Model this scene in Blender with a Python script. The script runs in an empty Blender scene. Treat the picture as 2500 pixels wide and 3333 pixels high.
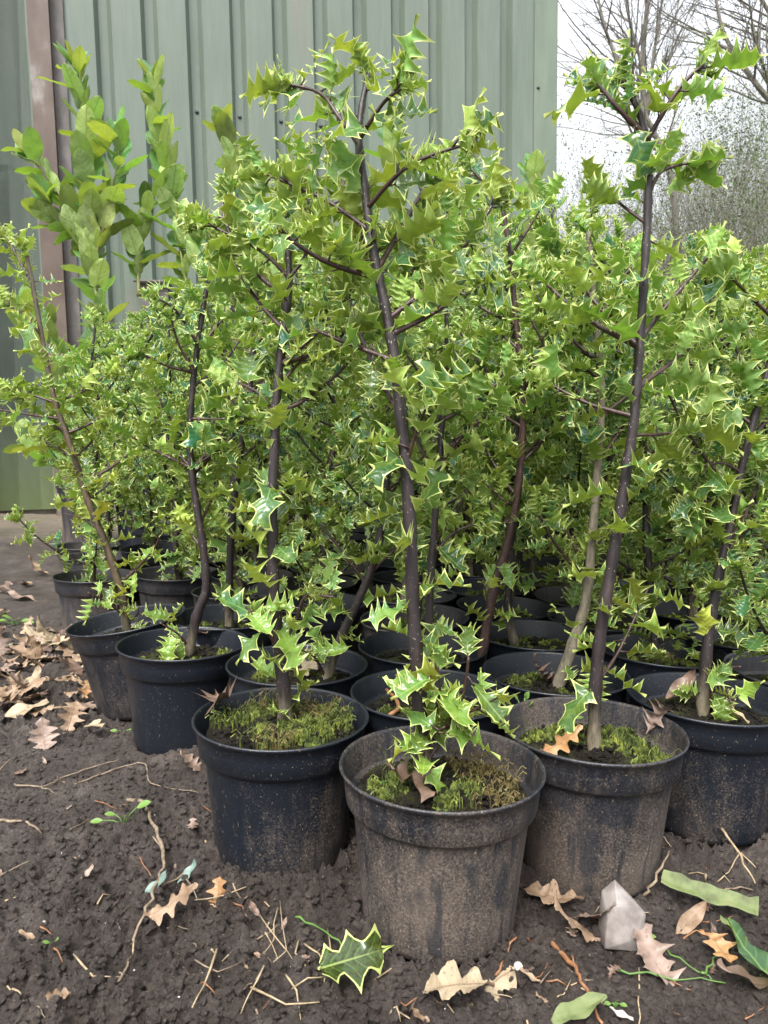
import bpy, math, random
import numpy as np
from mathutils import Vector, Matrix
R = math.radians
random.seed(7); rng = np.random.default_rng(7)
sc = bpy.context.scene
COL = sc.collection

# ------------------------------------------------------------------ camera, world, sun, exposure
CAM_H, FPX, PITCH, ROLL = 0.449, 2374.8, R(5.28), R(0.78)
def cam_axes():
    fw = Vector((0, math.cos(PITCH), -math.sin(PITCH))); up = Vector((0, math.sin(PITCH), math.cos(PITCH))); rt = Vector((1, 0, 0))
    c, s = math.cos(ROLL), math.sin(ROLL)
    return c*rt + s*up, -s*rt + c*up, fw
RT, UP, FW = cam_axes()
cam = bpy.data.cameras.new('camera'); co = bpy.data.objects.new('camera', cam); COL.objects.link(co)
m = Matrix.Identity(4)
for i, v in enumerate((RT, UP, -FW)):
    for j in range(3): m[j][i] = v[j]
m.translation = (0, 0, CAM_H); co.matrix_world = m
cam.sensor_fit = 'VERTICAL'; cam.sensor_height = 36; cam.sensor_width = 27; cam.lens = 36*FPX/3333
cam.clip_start = 0.02; cam.clip_end = 5000
cam.dof.use_dof = True; cam.dof.focus_distance = 0.86; cam.dof.aperture_fstop = 19
sc.camera = co

SUN_EL, SUN_AZ = R(52), R(200)      # azimuth clockwise from +Y
w = bpy.data.worlds.new('World'); sc.world = w; w.use_nodes = True
nt = w.node_tree; nt.nodes.clear()
def N(t, typ, **k):
    n = t.nodes.new(typ)
    for a, b in k.items():
        if a in n.inputs.keys(): n.inputs[a].default_value = b
        else: setattr(n, a, b)
    return n
sky = N(nt, 'ShaderNodeTexSky', sky_type='NISHITA', sun_disc=False, sun_elevation=SUN_EL, sun_rotation=SUN_AZ, air_density=1.0, dust_density=4.0, ozone_density=1.0)
hs = N(nt, 'ShaderNodeHueSaturation', Saturation=0.22, Value=1.0)
tc = N(nt, 'ShaderNodeTexCoord'); cn = N(nt, 'ShaderNodeTexNoise', Scale=3.0, Detail=6.0, Roughness=0.55)
cr = N(nt, 'ShaderNodeMapRange'); cr.inputs[1].default_value = .35; cr.inputs[2].default_value = .65; cr.inputs[3].default_value = .35; cr.inputs[4].default_value = .8
mx = N(nt, 'ShaderNodeMix', data_type='RGBA'); mx.inputs['B'].default_value = (6.9, 7.2, 7.75, 1)   # cloud sheet over the blue
bg = N(nt, 'ShaderNodeBackground', Strength=0.115); wo = N(nt, 'ShaderNodeOutputWorld')
L = nt.links.new
sz_ = N(nt, 'ShaderNodeSeparateXYZ'); L(tc.outputs['Generated'], sz_.inputs[0])
gr_ = N(nt, 'ShaderNodeMapRange'); gr_.inputs[1].default_value = 0; gr_.inputs[2].default_value = 1; gr_.inputs[3].default_value = .44; gr_.inputs[4].default_value = 1.30   # overcast: brighter overhead
L(sz_.outputs[2], gr_.inputs[0]); vs_ = N(nt, 'ShaderNodeVectorMath', operation='SCALE'); L(gr_.outputs[0], vs_.inputs['Scale'])
L(sky.outputs[0], hs.inputs['Color']); L(tc.outputs['Generated'], cn.inputs['Vector']); L(cn.outputs['Fac'], cr.inputs[0])
L(cr.outputs[0], mx.inputs['Factor']); L(hs.outputs[0], mx.inputs['A']); L(mx.outputs['Result'], vs_.inputs[0]); L(vs_.outputs[0], bg.inputs[0]); L(bg.outputs[0], wo.inputs[0])
sl = bpy.data.lights.new('sun', 'SUN'); sl.energy = 1.5; sl.angle = R(25); sl.color = (1, .97, .93)
so = bpy.data.objects.new('sun', sl); COL.objects.link(so)
sd = Vector((math.sin(SUN_AZ)*math.cos(SUN_EL), math.cos(SUN_AZ)*math.cos(SUN_EL), math.sin(SUN_EL)))
so.rotation_euler = sd.to_track_quat('Z', 'Y').to_euler(); so.location = sd*20
sc.view_settings.view_transform = 'Standard'; sc.view_settings.look = 'None'; sc.view_settings.exposure = 1.84; sc.view_settings.gamma = 1

# ------------------------------------------------------------------ pixel helpers (photo at 1659 px wide) -> real points
K = 2500/1659
def ray(px, py):
    return (FW*FPX + RT*(px*K-1250) - UP*(py*K-1666.5)).normalized()
def at(px, py, Y):
    r = ray(px, py); return Vector((0, 0, CAM_H)) + r*(Y/r.y)
def atz(px, py, z=0.0):
    r = ray(px, py); return Vector((0, 0, CAM_H)) + r*((z-CAM_H)/r.z)

# ------------------------------------------------------------------ noise
_P = rng.random((256, 256))
def vnoise(x, y):
    x = np.asarray(x, float); y = np.asarray(y, float)
    xi = np.floor(x).astype(int); yi = np.floor(y).astype(int); fx = x-xi; fy = y-yi
    fx = fx*fx*(3-2*fx); fy = fy*fy*(3-2*fy)
    a = _P[xi & 255, yi & 255]; b = _P[(xi+1) & 255, yi & 255]; c = _P[xi & 255, (yi+1) & 255]; d = _P[(xi+1) & 255, (yi+1) & 255]
    return (a*(1-fx)+b*fx)*(1-fy)+(c*(1-fx)+d*fx)*fy - .5
PILE = [(.057, .66), (-.109, .775), (.225, .754), (.396, .856), (-.296, 1.063)]     # mud pushed up round the front pots
def worley(x, y):
    xi = np.floor(x).astype(int); yi = np.floor(y).astype(int); best = np.full(np.shape(x), 9.)
    for dx in (-1, 0, 1):
        for dy in (-1, 0, 1):
            a, b = xi+dx, yi+dy; px = a+_P[a & 255, b & 255]; py = b+_P[(a+91) & 255, (b+37) & 255]
            best = np.minimum(best, np.hypot(px-x, py-y))
    return best
def gz(x, y):
    x = np.asarray(x, float); y = np.asarray(y, float)
    lump = np.abs(vnoise(x*38+7, y*38+3))*2
    rough = np.clip(vnoise(x*4+11, y*4+5)*2.4+.72, .22, 1)
    h = .016*vnoise(x*5, y*5) + .012*vnoise(x*15+9, y*15) + rough*(.013*(.45-lump) + .012*vnoise(x*75, y*75) + .010*vnoise(x*150, y*150) + .007*vnoise(x*290, y*290))
    h = h + rough*(.011*(.45-worley(x*52, y*52)) + .011*(.45-worley(x*115+3, y*115)) + .007*(.45-worley(x*230+3, y*230)))
    for (a, b) in PILE: dd = np.hypot(x-a, y-b); h = h + (.011+.008*vnoise(x*30, y*30))*np.exp(-((dd-.079)/.014)**2)
    d = np.hypot(x, y); far = np.clip((d-6)/6, 0, 1)
    return h*(1-far) + far*(.35*vnoise(x*.12, y*.12)+.02*d*0) - .004

# ------------------------------------------------------------------ object helpers
def mesh_obj(name, V, F, mats, parent=None, mi=None, smooth=True, tint=None, lco=None):
    me = bpy.data.meshes.new(name)
    me.from_pydata([tuple(v) for v in V] if not isinstance(V, np.ndarray) else V.tolist(), [], F if not isinstance(F, np.ndarray) else F.tolist())
    if not isinstance(mats, (list, tuple)): mats = [mats]
    for q in mats: me.materials.append(q)
    if mi is not None: me.polygons.foreach_set('material_index', np.asarray(mi, np.int32))
    if smooth: me.polygons.foreach_set('use_smooth', np.ones(len(me.polygons), bool))
    if tint is not None:
        a = me.attributes.new('tint', 'FLOAT_COLOR', 'POINT'); a.data.foreach_set('color', np.asarray(tint, np.float32).ravel())
    if lco is not None:
        a = me.attributes.new('leafco', 'FLOAT_VECTOR', 'POINT'); a.data.foreach_set('vector', np.asarray(lco, np.float32).ravel())
    me.update()
    o = bpy.data.objects.new(name, me); COL.objects.link(o)
    if parent is not None: o.parent = parent
    return o
def tag(o, label=None, cat=None, group=None, kind=None):
    if label: o['label'] = label
    if cat: o['category'] = cat
    if group: o['group'] = group
    if kind: o['kind'] = kind
    return o
def empty(name, loc, rz=0):
    o = bpy.data.objects.new(name, None); COL.objects.link(o); o.location = loc; o.rotation_euler = (0, 0, rz); o.empty_display_size = .02
    return o
def copy_tree(o, parent=None):
    c = o.copy(); COL.objects.link(c)
    if parent is not None: c.parent = parent
    for ch in list(o.children): copy_tree(ch, c)
    return c
class MB:
    def __init__(s): s.V = []; s.F = []; s.M = []; s.n = 0
    def add(s, V, F, m=0):
        s.V += [tuple(v) for v in V]; s.F += [tuple(i+s.n for i in f) for f in F]; s.M += [m]*len(F); s.n += len(V)
    def box(s, a, b, m=0, mat=None):
        V = [Vector((x, y, z)) for z in (a[2], b[2]) for y in (a[1], b[1]) for x in (a[0], b[0])]
        if mat is not None: V = [mat @ v for v in V]
        s.add(V, [(0, 2, 3, 1), (4, 5, 7, 6), (0, 1, 5, 4), (2, 6, 7, 3), (0, 4, 6, 2), (1, 3, 7, 5)], m)
    def tube(s, pts, rad, n=6, m=0, cap=True, jit=0):
        pts = [Vector(p) for p in pts]; k = len(pts); V = []; F = []
        t = (pts[1]-pts[0]).normalized(); ref = t.orthogonal().normalized()
        for i, p in enumerate(pts):
            t = (pts[min(i+1, k-1)]-pts[max(i-1, 0)])
            if t.length < 1e-9: t = Vector((0, 0, 1))
            t.normalize(); ref = (ref - t*ref.dot(t)).normalized(); b = t.cross(ref)
            for j in range(n):
                a = 2*math.pi*j/n; rr = rad[i]*(1+(random.uniform(-jit, jit) if jit else 0))
                V.append(p + ref*(rr*math.cos(a)) + b*(rr*math.sin(a)))
        for i in range(k-1):
            for j in range(n): F.append((i*n+j, i*n+(j+1) % n, (i+1)*n+(j+1) % n, (i+1)*n+j))
        if cap: F.append(tuple(range(n))[::-1]); F.append(tuple((k-1)*n+j for j in range(n)))
        s.add(V, F, m)
    def lathe(s, prof, n=64, m=0, oval=0, squash=None):
        V = []; F = []; k = len(prof)
        for (r, z) in prof:
            for j in range(n):
                a = 2*math.pi*j/n; q = 1+oval*math.cos(2*a+.7)
                V.append(Vector((r*q*math.cos(a), r*q*math.sin(a), z)))
        for i in range(k-1):
            for j in range(n): F.append((i*n+j, i*n+(j+1) % n, (i+1)*n+(j+1) % n, (i+1)*n+j))
        s.add(V, F, m)
    def build(s, name, mats, parent=None, smooth=True): return mesh_obj(name, s.V, s.F, mats, parent, s.M, smooth)
def spline(pts, sub=5):
    P = [Vector(p) for p in pts]; out = []
    for i in range(len(P)-1):
        p0, p1, p2, p3 = P[max(i-1, 0)], P[i], P[i+1], P[min(i+2, len(P)-1)]
        for j in range(sub):
            t = j/sub
            out.append(.5*((2*p1)+(p2-p0)*t+(2*p0-5*p1+4*p2-p3)*t*t+(3*p1-p0-3*p2+p3)*t**3))
    out.append(P[-1]); return out

# ------------------------------------------------------------------ materials
def mat(name):
    q = bpy.data.materials.new(name); q.use_nodes = True; t = q.node_tree
    return q, t, t.nodes['Principled BSDF'], t.nodes['Material Output']
def ramp(t, stops, inp=None):
    n = t.nodes.new('ShaderNodeValToRGB'); e = n.color_ramp.elements
    while len(e) < len(stops): e.new(.5)
    for el, (p, c) in zip(e, stops):
        el.position = p; el.color = (c[0], c[1], c[2], 1) if len(c) == 3 else c
    if inp is not None: t.links.new(inp, n.inputs[0])
    return n
def noise(t, scale, detail=4, rough=.55, vec=None, dist=0):
    n = N(t, 'ShaderNodeTexNoise', Scale=scale, Detail=detail, Roughness=rough, Distortion=dist)
    if vec is not None: t.links.new(vec, n.inputs['Vector'])
    return n
def mapping(t, sc_=(1, 1, 1), src='Object', addrand=False):
    c = t.nodes.new('ShaderNodeTexCoord'); mp = t.nodes.new('ShaderNodeMapping'); mp.inputs['Scale'].default_value = sc_
    t.links.new(c.outputs[src], mp.inputs['Vector'])
    if addrand:
        oi = t.nodes.new('ShaderNodeObjectInfo'); vm = N(t, 'ShaderNodeVectorMath', operation='SCALE'); vm.inputs[0].default_value = (31, 17, 23)
        t.links.new(oi.outputs['Random'], vm.inputs['Scale']); t.links.new(vm.outputs[0], mp.inputs['Location'])
    return mp.outputs[0]
def mix(t, a, b, f):
    n = t.nodes.new('ShaderNodeMix'); n.data_type = 'RGBA'
    for k, v in (('A', a), ('B', b)):
        if isinstance(v, tuple): n.inputs[k].default_value = (v[0], v[1], v[2], 1)
        else: t.links.new(v, n.inputs[k])
    if isinstance(f, (int, float)): n.inputs['Factor'].default_value = f
    else: t.links.new(f, n.inputs['Factor'])
    return n.outputs['Result']
def math_(t, op, a, b=None, clamp=False):
    n = t.nodes.new('ShaderNodeMath'); n.operation = op; n.use_clamp = clamp
    for i, v in enumerate((a, b)):
        if v is None: continue
        if isinstance(v, (int, float)): n.inputs[i].default_value = v
        else: t.links.new(v, n.inputs[i])
    return n.outputs[0]
def bump(t, bs, h, strength=.4, dist=.003):
    b = N(t, 'ShaderNodeBump', Strength=strength, Distance=dist); t.links.new(h, b.inputs['Height']); t.links.new(b.outputs[0], bs.inputs['Normal'])

def veins(t, n_=7.0, slope=.9):
    a = N(t, 'ShaderNodeAttribute', attribute_name='leafco'); sp = t.nodes.new('ShaderNodeSeparateXYZ'); t.links.new(a.outputs['Vector'], sp.inputs[0])
    mid = N(t, 'ShaderNodeMapRange'); mid.inputs[1].default_value = .020; mid.inputs[2].default_value = .006; t.links.new(sp.outputs[0], mid.inputs[0])
    q = math_(t, 'FRACT', math_(t, 'MULTIPLY', math_(t, 'SUBTRACT', sp.outputs[1], math_(t, 'MULTIPLY', sp.outputs[0], slope)), n_))
    q = math_(t, 'ABSOLUTE', math_(t, 'SUBTRACT', q, .5)); ve = N(t, 'ShaderNodeMapRange'); ve.inputs[1].default_value = .10; ve.inputs[2].default_value = .0; t.links.new(q, ve.inputs[0])
    return mid.outputs[0], ve.outputs[0], q
def leaf_mat(name, top, topy, und, undy, rough=.27, trans=(.24, .45, .035), tf=.3, spots=True):
    q, t, bs, out = mat(name)
    at_ = N(t, 'ShaderNodeAttribute', attribute_name='tint'); sp = t.nodes.new('ShaderNodeSeparateColor'); t.links.new(at_.outputs['Color'], sp.inputs[0])
    y, g, b = sp.outputs[0], sp.outputs[1], sp.outputs[2]
    ct = mix(t, top, topy, y); cu = mix(t, und, undy, y)
    geo = t.nodes.new('ShaderNodeNewGeometry')
    c = mix(t, ct, cu, geo.outputs['Backfacing'])
    nz = noise(t, 45, 3, .5, mapping(t)); c = mix(t, c, mix(t, c, (.16, .22, .03), .35), math_(t, 'GREATER_THAN', nz.outputs['Fac'], .56))
    hv = N(t, 'ShaderNodeHueSaturation'); t.links.new(c, hv.inputs['Color']); t.links.new(math_(t, 'MULTIPLY_ADD', g, 1.25), hv.inputs['Value'])
    hv.inputs['Value'].links[0].from_node.inputs[2].default_value = .46
    c = hv.outputs[0]
    if spots:
        n2 = noise(t, 420, 2, .6, mapping(t)); th = math_(t, 'SUBTRACT', .78, math_(t, 'MULTIPLY', b, .10))
        c = mix(t, c, (.03, .025, .008), math_(t, 'MULTIPLY', math_(t, 'GREATER_THAN', n2.outputs['Fac'], th), .8))
    vm_, vv_, vq_ = veins(t)
    c = mix(t, c, mix(t, (.20, .33, .09), (.36, .40, .12), y), math_(t, 'MULTIPLY', vm_, .75)); c = mix(t, c, mix(t, c, (.22, .34, .10), .30), vv_)
    t.links.new(c, bs.inputs['Base Color'])
    rr = mix(t, (rough,)*3, (.55,)*3, geo.outputs['Backfacing']); t.links.new(rr, bs.inputs['Roughness'])
    bs.inputs['Specular IOR Level'].default_value = .5
    n3 = noise(t, 130, 2, .5, mapping(t)); bump(t, bs, math_(t, 'ADD', n3.outputs['Fac'], math_(t, 'MULTIPLY', vq_, 1.2)), .30, .002)
    tr = t.nodes.new('ShaderNodeBsdfTranslucent'); t.links.new(mix(t, trans, (.5, .45, .04), y), tr.inputs['Color'])
    ms = t.nodes.new('ShaderNodeMixShader'); ms.inputs[0].default_value = tf
    t.links.new(bs.outputs[0], ms.inputs[1]); t.links.new(tr.outputs[0], ms.inputs[2]); t.links.new(ms.outputs[0], out.inputs[0])
    return q
def edge_mat():
    q, t, bs, out = mat('holly_margin')
    bs.inputs['Base Color'].default_value = (.55, .62, .20, 1); bs.inputs['Roughness'].default_value = .4
    tr = t.nodes.new('ShaderNodeBsdfTranslucent'); tr.inputs['Color'].default_value = (.6, .65, .2, 1)
    ms = t.nodes.new('ShaderNodeMixShader'); ms.inputs[0].default_value = .3
    t.links.new(bs.outputs[0], ms.inputs[1]); t.links.new(tr.outputs[0], ms.inputs[2]); t.links.new(ms.outputs[0], out.inputs[0])
    return q
M = {}
M['holly'] = leaf_mat('holly_leaf', (.013, .068, .036), (.13, .22, .03), (.155, .295, .072), (.37, .42, .055), .22, tf=.26)
M['edge'] = edge_mat()
M['laurel'] = leaf_mat('laurel_leaf', (.085, .21, .075), (.14, .25, .05), (.37, .49, .185), (.42, .48, .15), .3, tf=.35, spots=True)
M['sprout'] = leaf_mat('young_leaf', (.09, .18, .04), (.15, .22, .04), (.12, .2, .06), (.15, .22, .05), .4, spots=False)
def bark(name, c1, c2, c3, rough=.6, low=None):
    q, t, bs, out = mat(name)
    v = mapping(t, (1, 1, .35)); n = noise(t, 120, 5, .6, v); c = ramp(t, [(.3, c1), (.55, c2), (.75, c3)], n.outputs['Fac']).outputs[0]
    n2 = noise(t, 600, 1, .5, mapping(t, (1, 1, .6))); c = mix(t, c, (.4, .35, .27), math_(t, 'GREATER_THAN', n2.outputs['Fac'], .735))
    if low:   # woody grey collar near the soil
        co_ = t.nodes.new('ShaderNodeTexCoord'); sx = t.nodes.new('ShaderNodeSeparateXYZ'); t.links.new(co_.outputs['Object'], sx.inputs[0])
        nn = noise(t, 30, 3); f = N(t, 'ShaderNodeMapRange'); f.inputs[1].default_value = .21; f.inputs[2].default_value = .16; 
        t.links.new(math_(t, 'ADD', sx.outputs[2], math_(t, 'MULTIPLY', nn.outputs['Fac'], .05)), f.inputs[0])
        c = mix(t, c, ramp(t, [(.35, (.05, .042, .028)), (.6, (.2, .17, .115))], n.outputs['Fac']).outputs[0], f.outputs[0])
    t.links.new(c, bs.inputs['Base Color']); bs.inputs['Roughness'].default_value = rough; bump(t, bs, n.outputs['Fac'], .5, .002)
    return q
M['stem'] = bark('purple_bark', (.012, .008, .009), (.024, .016, .016), (.048, .032, .028), .5, True)
M['stem_olive'] = bark('olive_bark', (.03, .022, .014), (.075, .052, .028), (.12, .08, .045), .5, True)
M['stem_grey'] = bark('grey_bark', (.07, .06, .04), (.17, .145, .1), (.28, .24, .18), .7)
M['branch'] = bark('red_bark', (.026, .012, .012), (.052, .026, .022), (.085, .045, .032), .45)
M['laurel_stem'] = bark('green_bark', (.09, .10, .03), (.18, .19, .06), (.22, .2, .08), .5)
M['twig'] = bark('dry_twig', (.08, .055, .035), (.2, .15, .10), (.32, .26, .19), .8)
M['straw'] = bark('straw', (.16, .115, .06), (.33, .25, .15), (.45, .37, .25), .8)
M['rtwig'] = bark('orange_twig', (.12, .05, .022), (.25, .115, .05), (.33, .18, .09), .6)
def pot_mat(name, amt, grey=0):
    q, t, bs, out = mat(name)
    v = mapping(t, (1, 1, 1), addrand=True); vs = mapping(t, (1, 1, .22), addrand=True)
    big = noise(t, 9, 4, .6, v); st = noise(t, 60, 5, .7, vs); fine = noise(t, 460, 4, .7, v); co_ = t.nodes.new('ShaderNodeTexCoord')
    sx = t.nodes.new('ShaderNodeSeparateXYZ'); t.links.new(co_.outputs['Object'], sx.inputs[0])
    z = N(t, 'ShaderNodeMapRange'); z.inputs[1].default_value = .155; z.inputs[2].default_value = .04; z.inputs[3].default_value = -.20; z.inputs[4].default_value = .06
    t.links.new(sx.outputs[2], z.inputs[0])
    s = math_(t, 'ADD', math_(t, 'MULTIPLY', big.outputs['Fac'], .9), math_(t, 'MULTIPLY', st.outputs['Fac'], .5))
    s = math_(t, 'ADD', s, math_(t, 'MULTIPLY', fine.outputs['Fac'], .9)); s = math_(t, 'ADD', s, z.outputs[0])
    f = N(t, 'ShaderNodeMapRange'); f.inputs[1].default_value = 1.24-amt; f.inputs[2].default_value = 1.66-amt; t.links.new(s, f.inputs[0])
    dirt = ramp(t, [(.3, (.055, .041, .031)), (.55, (.105, .080, .061)), (.72, (.185, .145, .112))], fine.outputs['Fac']).outputs[0]
    base = mix(t, (.0065, .0085, .0135), (.022, .026, .034), grey if grey else math_(t, 'MULTIPLY', st.outputs['Fac'], .35))
    c = mix(t, base, dirt, math_(t, 'MULTIPLY', f.outputs[0], .9))
    rn = noise(t, 75, 3, .6, mapping(t, (1, 1, .07), addrand=True)); rm = ramp(t, [(.54, (0, 0, 0)), (.64, (1, 1, 1))], rn.outputs['Fac']).outputs[0]
    bl_ = ramp(t, [(.56, (0, 0, 0)), (.62, (1, 1, 1))], noise(t, 24, 2, .5, mapping(t, (1, 1, .5), addrand=True)).outputs['Fac']).outputs[0]
    c = mix(t, c, base, math_(t, 'MULTIPLY', math_(t, 'MAXIMUM', rm, bl_), .72))
    spk = noise(t, 520, 2, .6, mapping(t, (1, 1, .55), addrand=True)); c = mix(t, c, (.30, .22, .15), math_(t, 'MULTIPLY', math_(t, 'GREATER_THAN', spk.outputs['Fac'], .70), .7))
    t.links.new(c, bs.inputs['Base Color'])
    t.links.new(mix(t, (.36,)*3, (.85,)*3, f.outputs[0]), bs.inputs['Roughness'])
    bump(t, bs, fine.outputs['Fac'], .25, .0015)
    return q
M['pot_d'] = pot_mat('pot_plastic_muddy', .40); M['pot_m'] = pot_mat('pot_plastic_splashed', .14); M['pot_c'] = pot_mat('pot_plastic_clean', -.06)
M['pot_g'] = pot_mat('pot_plastic_grey', .35, .5)
def soil_mat(name, dark, midc, light, moss=0, scale=1.):
    q, t, bs, out = mat(name); v = mapping(t, (1, 1, 1), 'Object')
    n1 = noise(t, 16*scale, 6, .65, v); n2 = noise(t, 190*scale, 6, .75, v); n3 = noise(t, 3.2*scale, 4, .6, v)
    c = ramp(t, [(.3, dark), (.52, midc), (.75, light)], math_(t, 'ADD', math_(t, 'MULTIPLY', n1.outputs['Fac'], .5), math_(t, 'MULTIPLY', n2.outputs['Fac'], .5))).outputs[0]
    if moss: 
        mf = ramp(t, [(.5, (0, 0, 0)), (.6, (1, 1, 1))], n1.outputs['Fac']).outputs[0]
        c = mix(t, c, (.07, .085, .015), math_(t, 'MULTIPLY', mf, moss))
    wet = ramp(t, [(.4, (.32,)*3), (.62, (.75,)*3)], n3.outputs['Fac']).outputs[0]
    w2 = noise(t, 420*scale, 1, .5, v); c = mix(t, c, (.30, .25, .19), math_(t, 'GREATER_THAN', w2.outputs['Fac'], .76))
    t.links.new(c, bs.inputs['Base Color']); t.links.new(wet, bs.inputs['Roughness']); bs.inputs['Specular IOR Level'].default_value = .35
    bump(t, bs, math_(t, 'ADD', n2.outputs['Fac'], math_(t, 'MULTIPLY', n1.outputs['Fac'], .5)), 1.0, .010)
    return q, t, bs, c
M['soil'] = soil_mat('pot_compost', (.008, .006, .004), (.022, .016, .011), (.06, .043, .03), .55, 2)[0]
gq, gt, gbs, gc = soil_mat('muddy_ground', (.019, .0145, .012), (.078, .062, .053), (.21, .175, .152))
M['ground'] = gq
def gmod():      # trodden pale strip by the shed, grass farther away
    t = gt; c0 = t.nodes.new('ShaderNodeTexCoord'); sx = t.nodes.new('ShaderNodeSeparateXYZ'); t.links.new(c0.outputs['Object'], sx.inputs[0])
    nn = noise(t, 2.5, 5, .6, c0.outputs['Object'])
    xs = math_(t, 'MULTIPLY', math_(t, 'ADD', sx.outputs[0], 1.1, True), 3.2)
    yy = math_(t, 'ADD', math_(t, 'ADD', sx.outputs[1], xs), math_(t, 'MULTIPLY', nn.outputs['Fac'], 1.2))
    yg = math_(t, 'ADD', sx.outputs[1], math_(t, 'MULTIPLY', nn.outputs['Fac'], 1.2))
    f = N(t, 'ShaderNodeMapRange'); f.inputs[1].default_value = 6.2; f.inputs[2].default_value = 7.2; t.links.new(yy, f.inputs[0])
    gr = ramp(t, [(.3, (.03, .055, .012)), (.6, (.07, .11, .025)), (.8, (.10, .09, .04))], noise(t, 9, 6, .7, c0.outputs['Object']).outputs['Fac']).outputs[0]
    a = mix(t, gc, gr, f.outputs[0])
    d = N(t, 'ShaderNodeMapRange'); d.inputs[1].default_value = 3.9; d.inputs[2].default_value = 4.5; t.links.new(yg, d.inputs[0])
    d2 = math_(t, 'MULTIPLY', d.outputs[0], math_(t, 'SUBTRACT', 1.0, f.outputs[0], True))
    a = mix(t, a, mix(t, gc, (.19, .155, .11), .75), d2)
    t.links.new(a, gbs.inputs['Base Color'])
gmod()
def flat_mat(name, stops, scale=40, rough=.7, det=4, bmp=.2, sc_=(1, 1, 1), rnd=True, vein=None):
    q, t, bs, out = mat(name); n = noise(t, scale, det, .6, mapping(t, sc_, addrand=rnd)); c = ramp(t, stops, n.outputs['Fac']).outputs[0]
    if vein:
        vm_, vv_, vq_ = veins(t, 8, .8); c = mix(t, c, vein, math_(t, 'MULTIPLY', vm_, .8)); c = mix(t, c, mix(t, c, vein, .35), vv_)
        sp_ = noise(t, 260, 3, .6, mapping(t, sc_, addrand=rnd)); c = mix(t, c, (.06, .04, .028), math_(t, 'MULTIPLY', math_(t, 'GREATER_THAN', sp_.outputs['Fac'], .62), .5))
    t.links.new(c, bs.inputs['Base Color']); bs.inputs['Roughness'].default_value = rough
    if bmp: bump(t, bs, n.outputs['Fac'], bmp, .002)
    return q
M['moss'] = flat_mat('moss', [(.3, (.02, .03, .005)), (.5, (.075, .10, .014)), (.68, (.20, .23, .035))], 70, .8, 4, .3)
M['moss_rust'] = flat_mat('dry_moss', [(.3, (.06, .04, .015)), (.55, (.13, .10, .03)), (.75, (.2, .18, .06))], 60, .8, 4, .3)
M['dead'] = flat_mat('dead_leaf_tan', [(.3, (.13, .08, .045)), (.5, (.24, .16, .10)), (.7, (.34, .245, .165))], 35, .6, vein=(.16, .10, .06))
M['dead_pale'] = flat_mat('dead_leaf_pale', [(.3, (.20, .15, .09)), (.5, (.31, .245, .155)), (.7, (.40, .33, .23))], 35, .7, vein=(.16, .10, .06))
M['dead_pink'] = flat_mat('dead_leaf_mauve', [(.3, (.12, .08, .06)), (.5, (.22, .155, .12)), (.7, (.31, .235, .19))], 35, .5, vein=(.16, .10, .06))
M['dead_dark'] = flat_mat('dead_leaf_dark', [(.3, (.05, .03, .022)), (.55, (.12, .075, .055)), (.75, (.24, .16, .12))], 35, .5, vein=(.16, .10, .06))
M['dead_orange'] = flat_mat('dead_leaf_orange', [(.3, (.18, .08, .03)), (.5, (.30, .155, .06)), (.7, (.40, .23, .11))], 30, .55, vein=(.16, .10, .06))
M['stone'] = flat_mat('pale_stone', [(.3, (.08, .066, .057)), (.5, (.16, .135, .122)), (.70, (.30, .27, .25))], 30, .6, 8, .35)
M['lime'] = flat_mat('lime_leaf', [(.3, (.05, .055, .02)), (.5, (.115, .145, .05)), (.72, (.165, .18, .075))], 45, .7)
M['bluish'] = flat_mat('bluish_leaf', [(.3, (.09, .14, .115)), (.6, (.17, .235, .20))], 50, .5)
M['white'] = flat_mat('white_shell', [(.3, (.30, .27, .22)), (.6, (.5, .47, .42))], 120, .4)
M['grass'] = flat_mat('grass_blade', [(.3, (.05, .11, .02)), (.6, (.10, .19, .04))], 40, .5)
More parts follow.
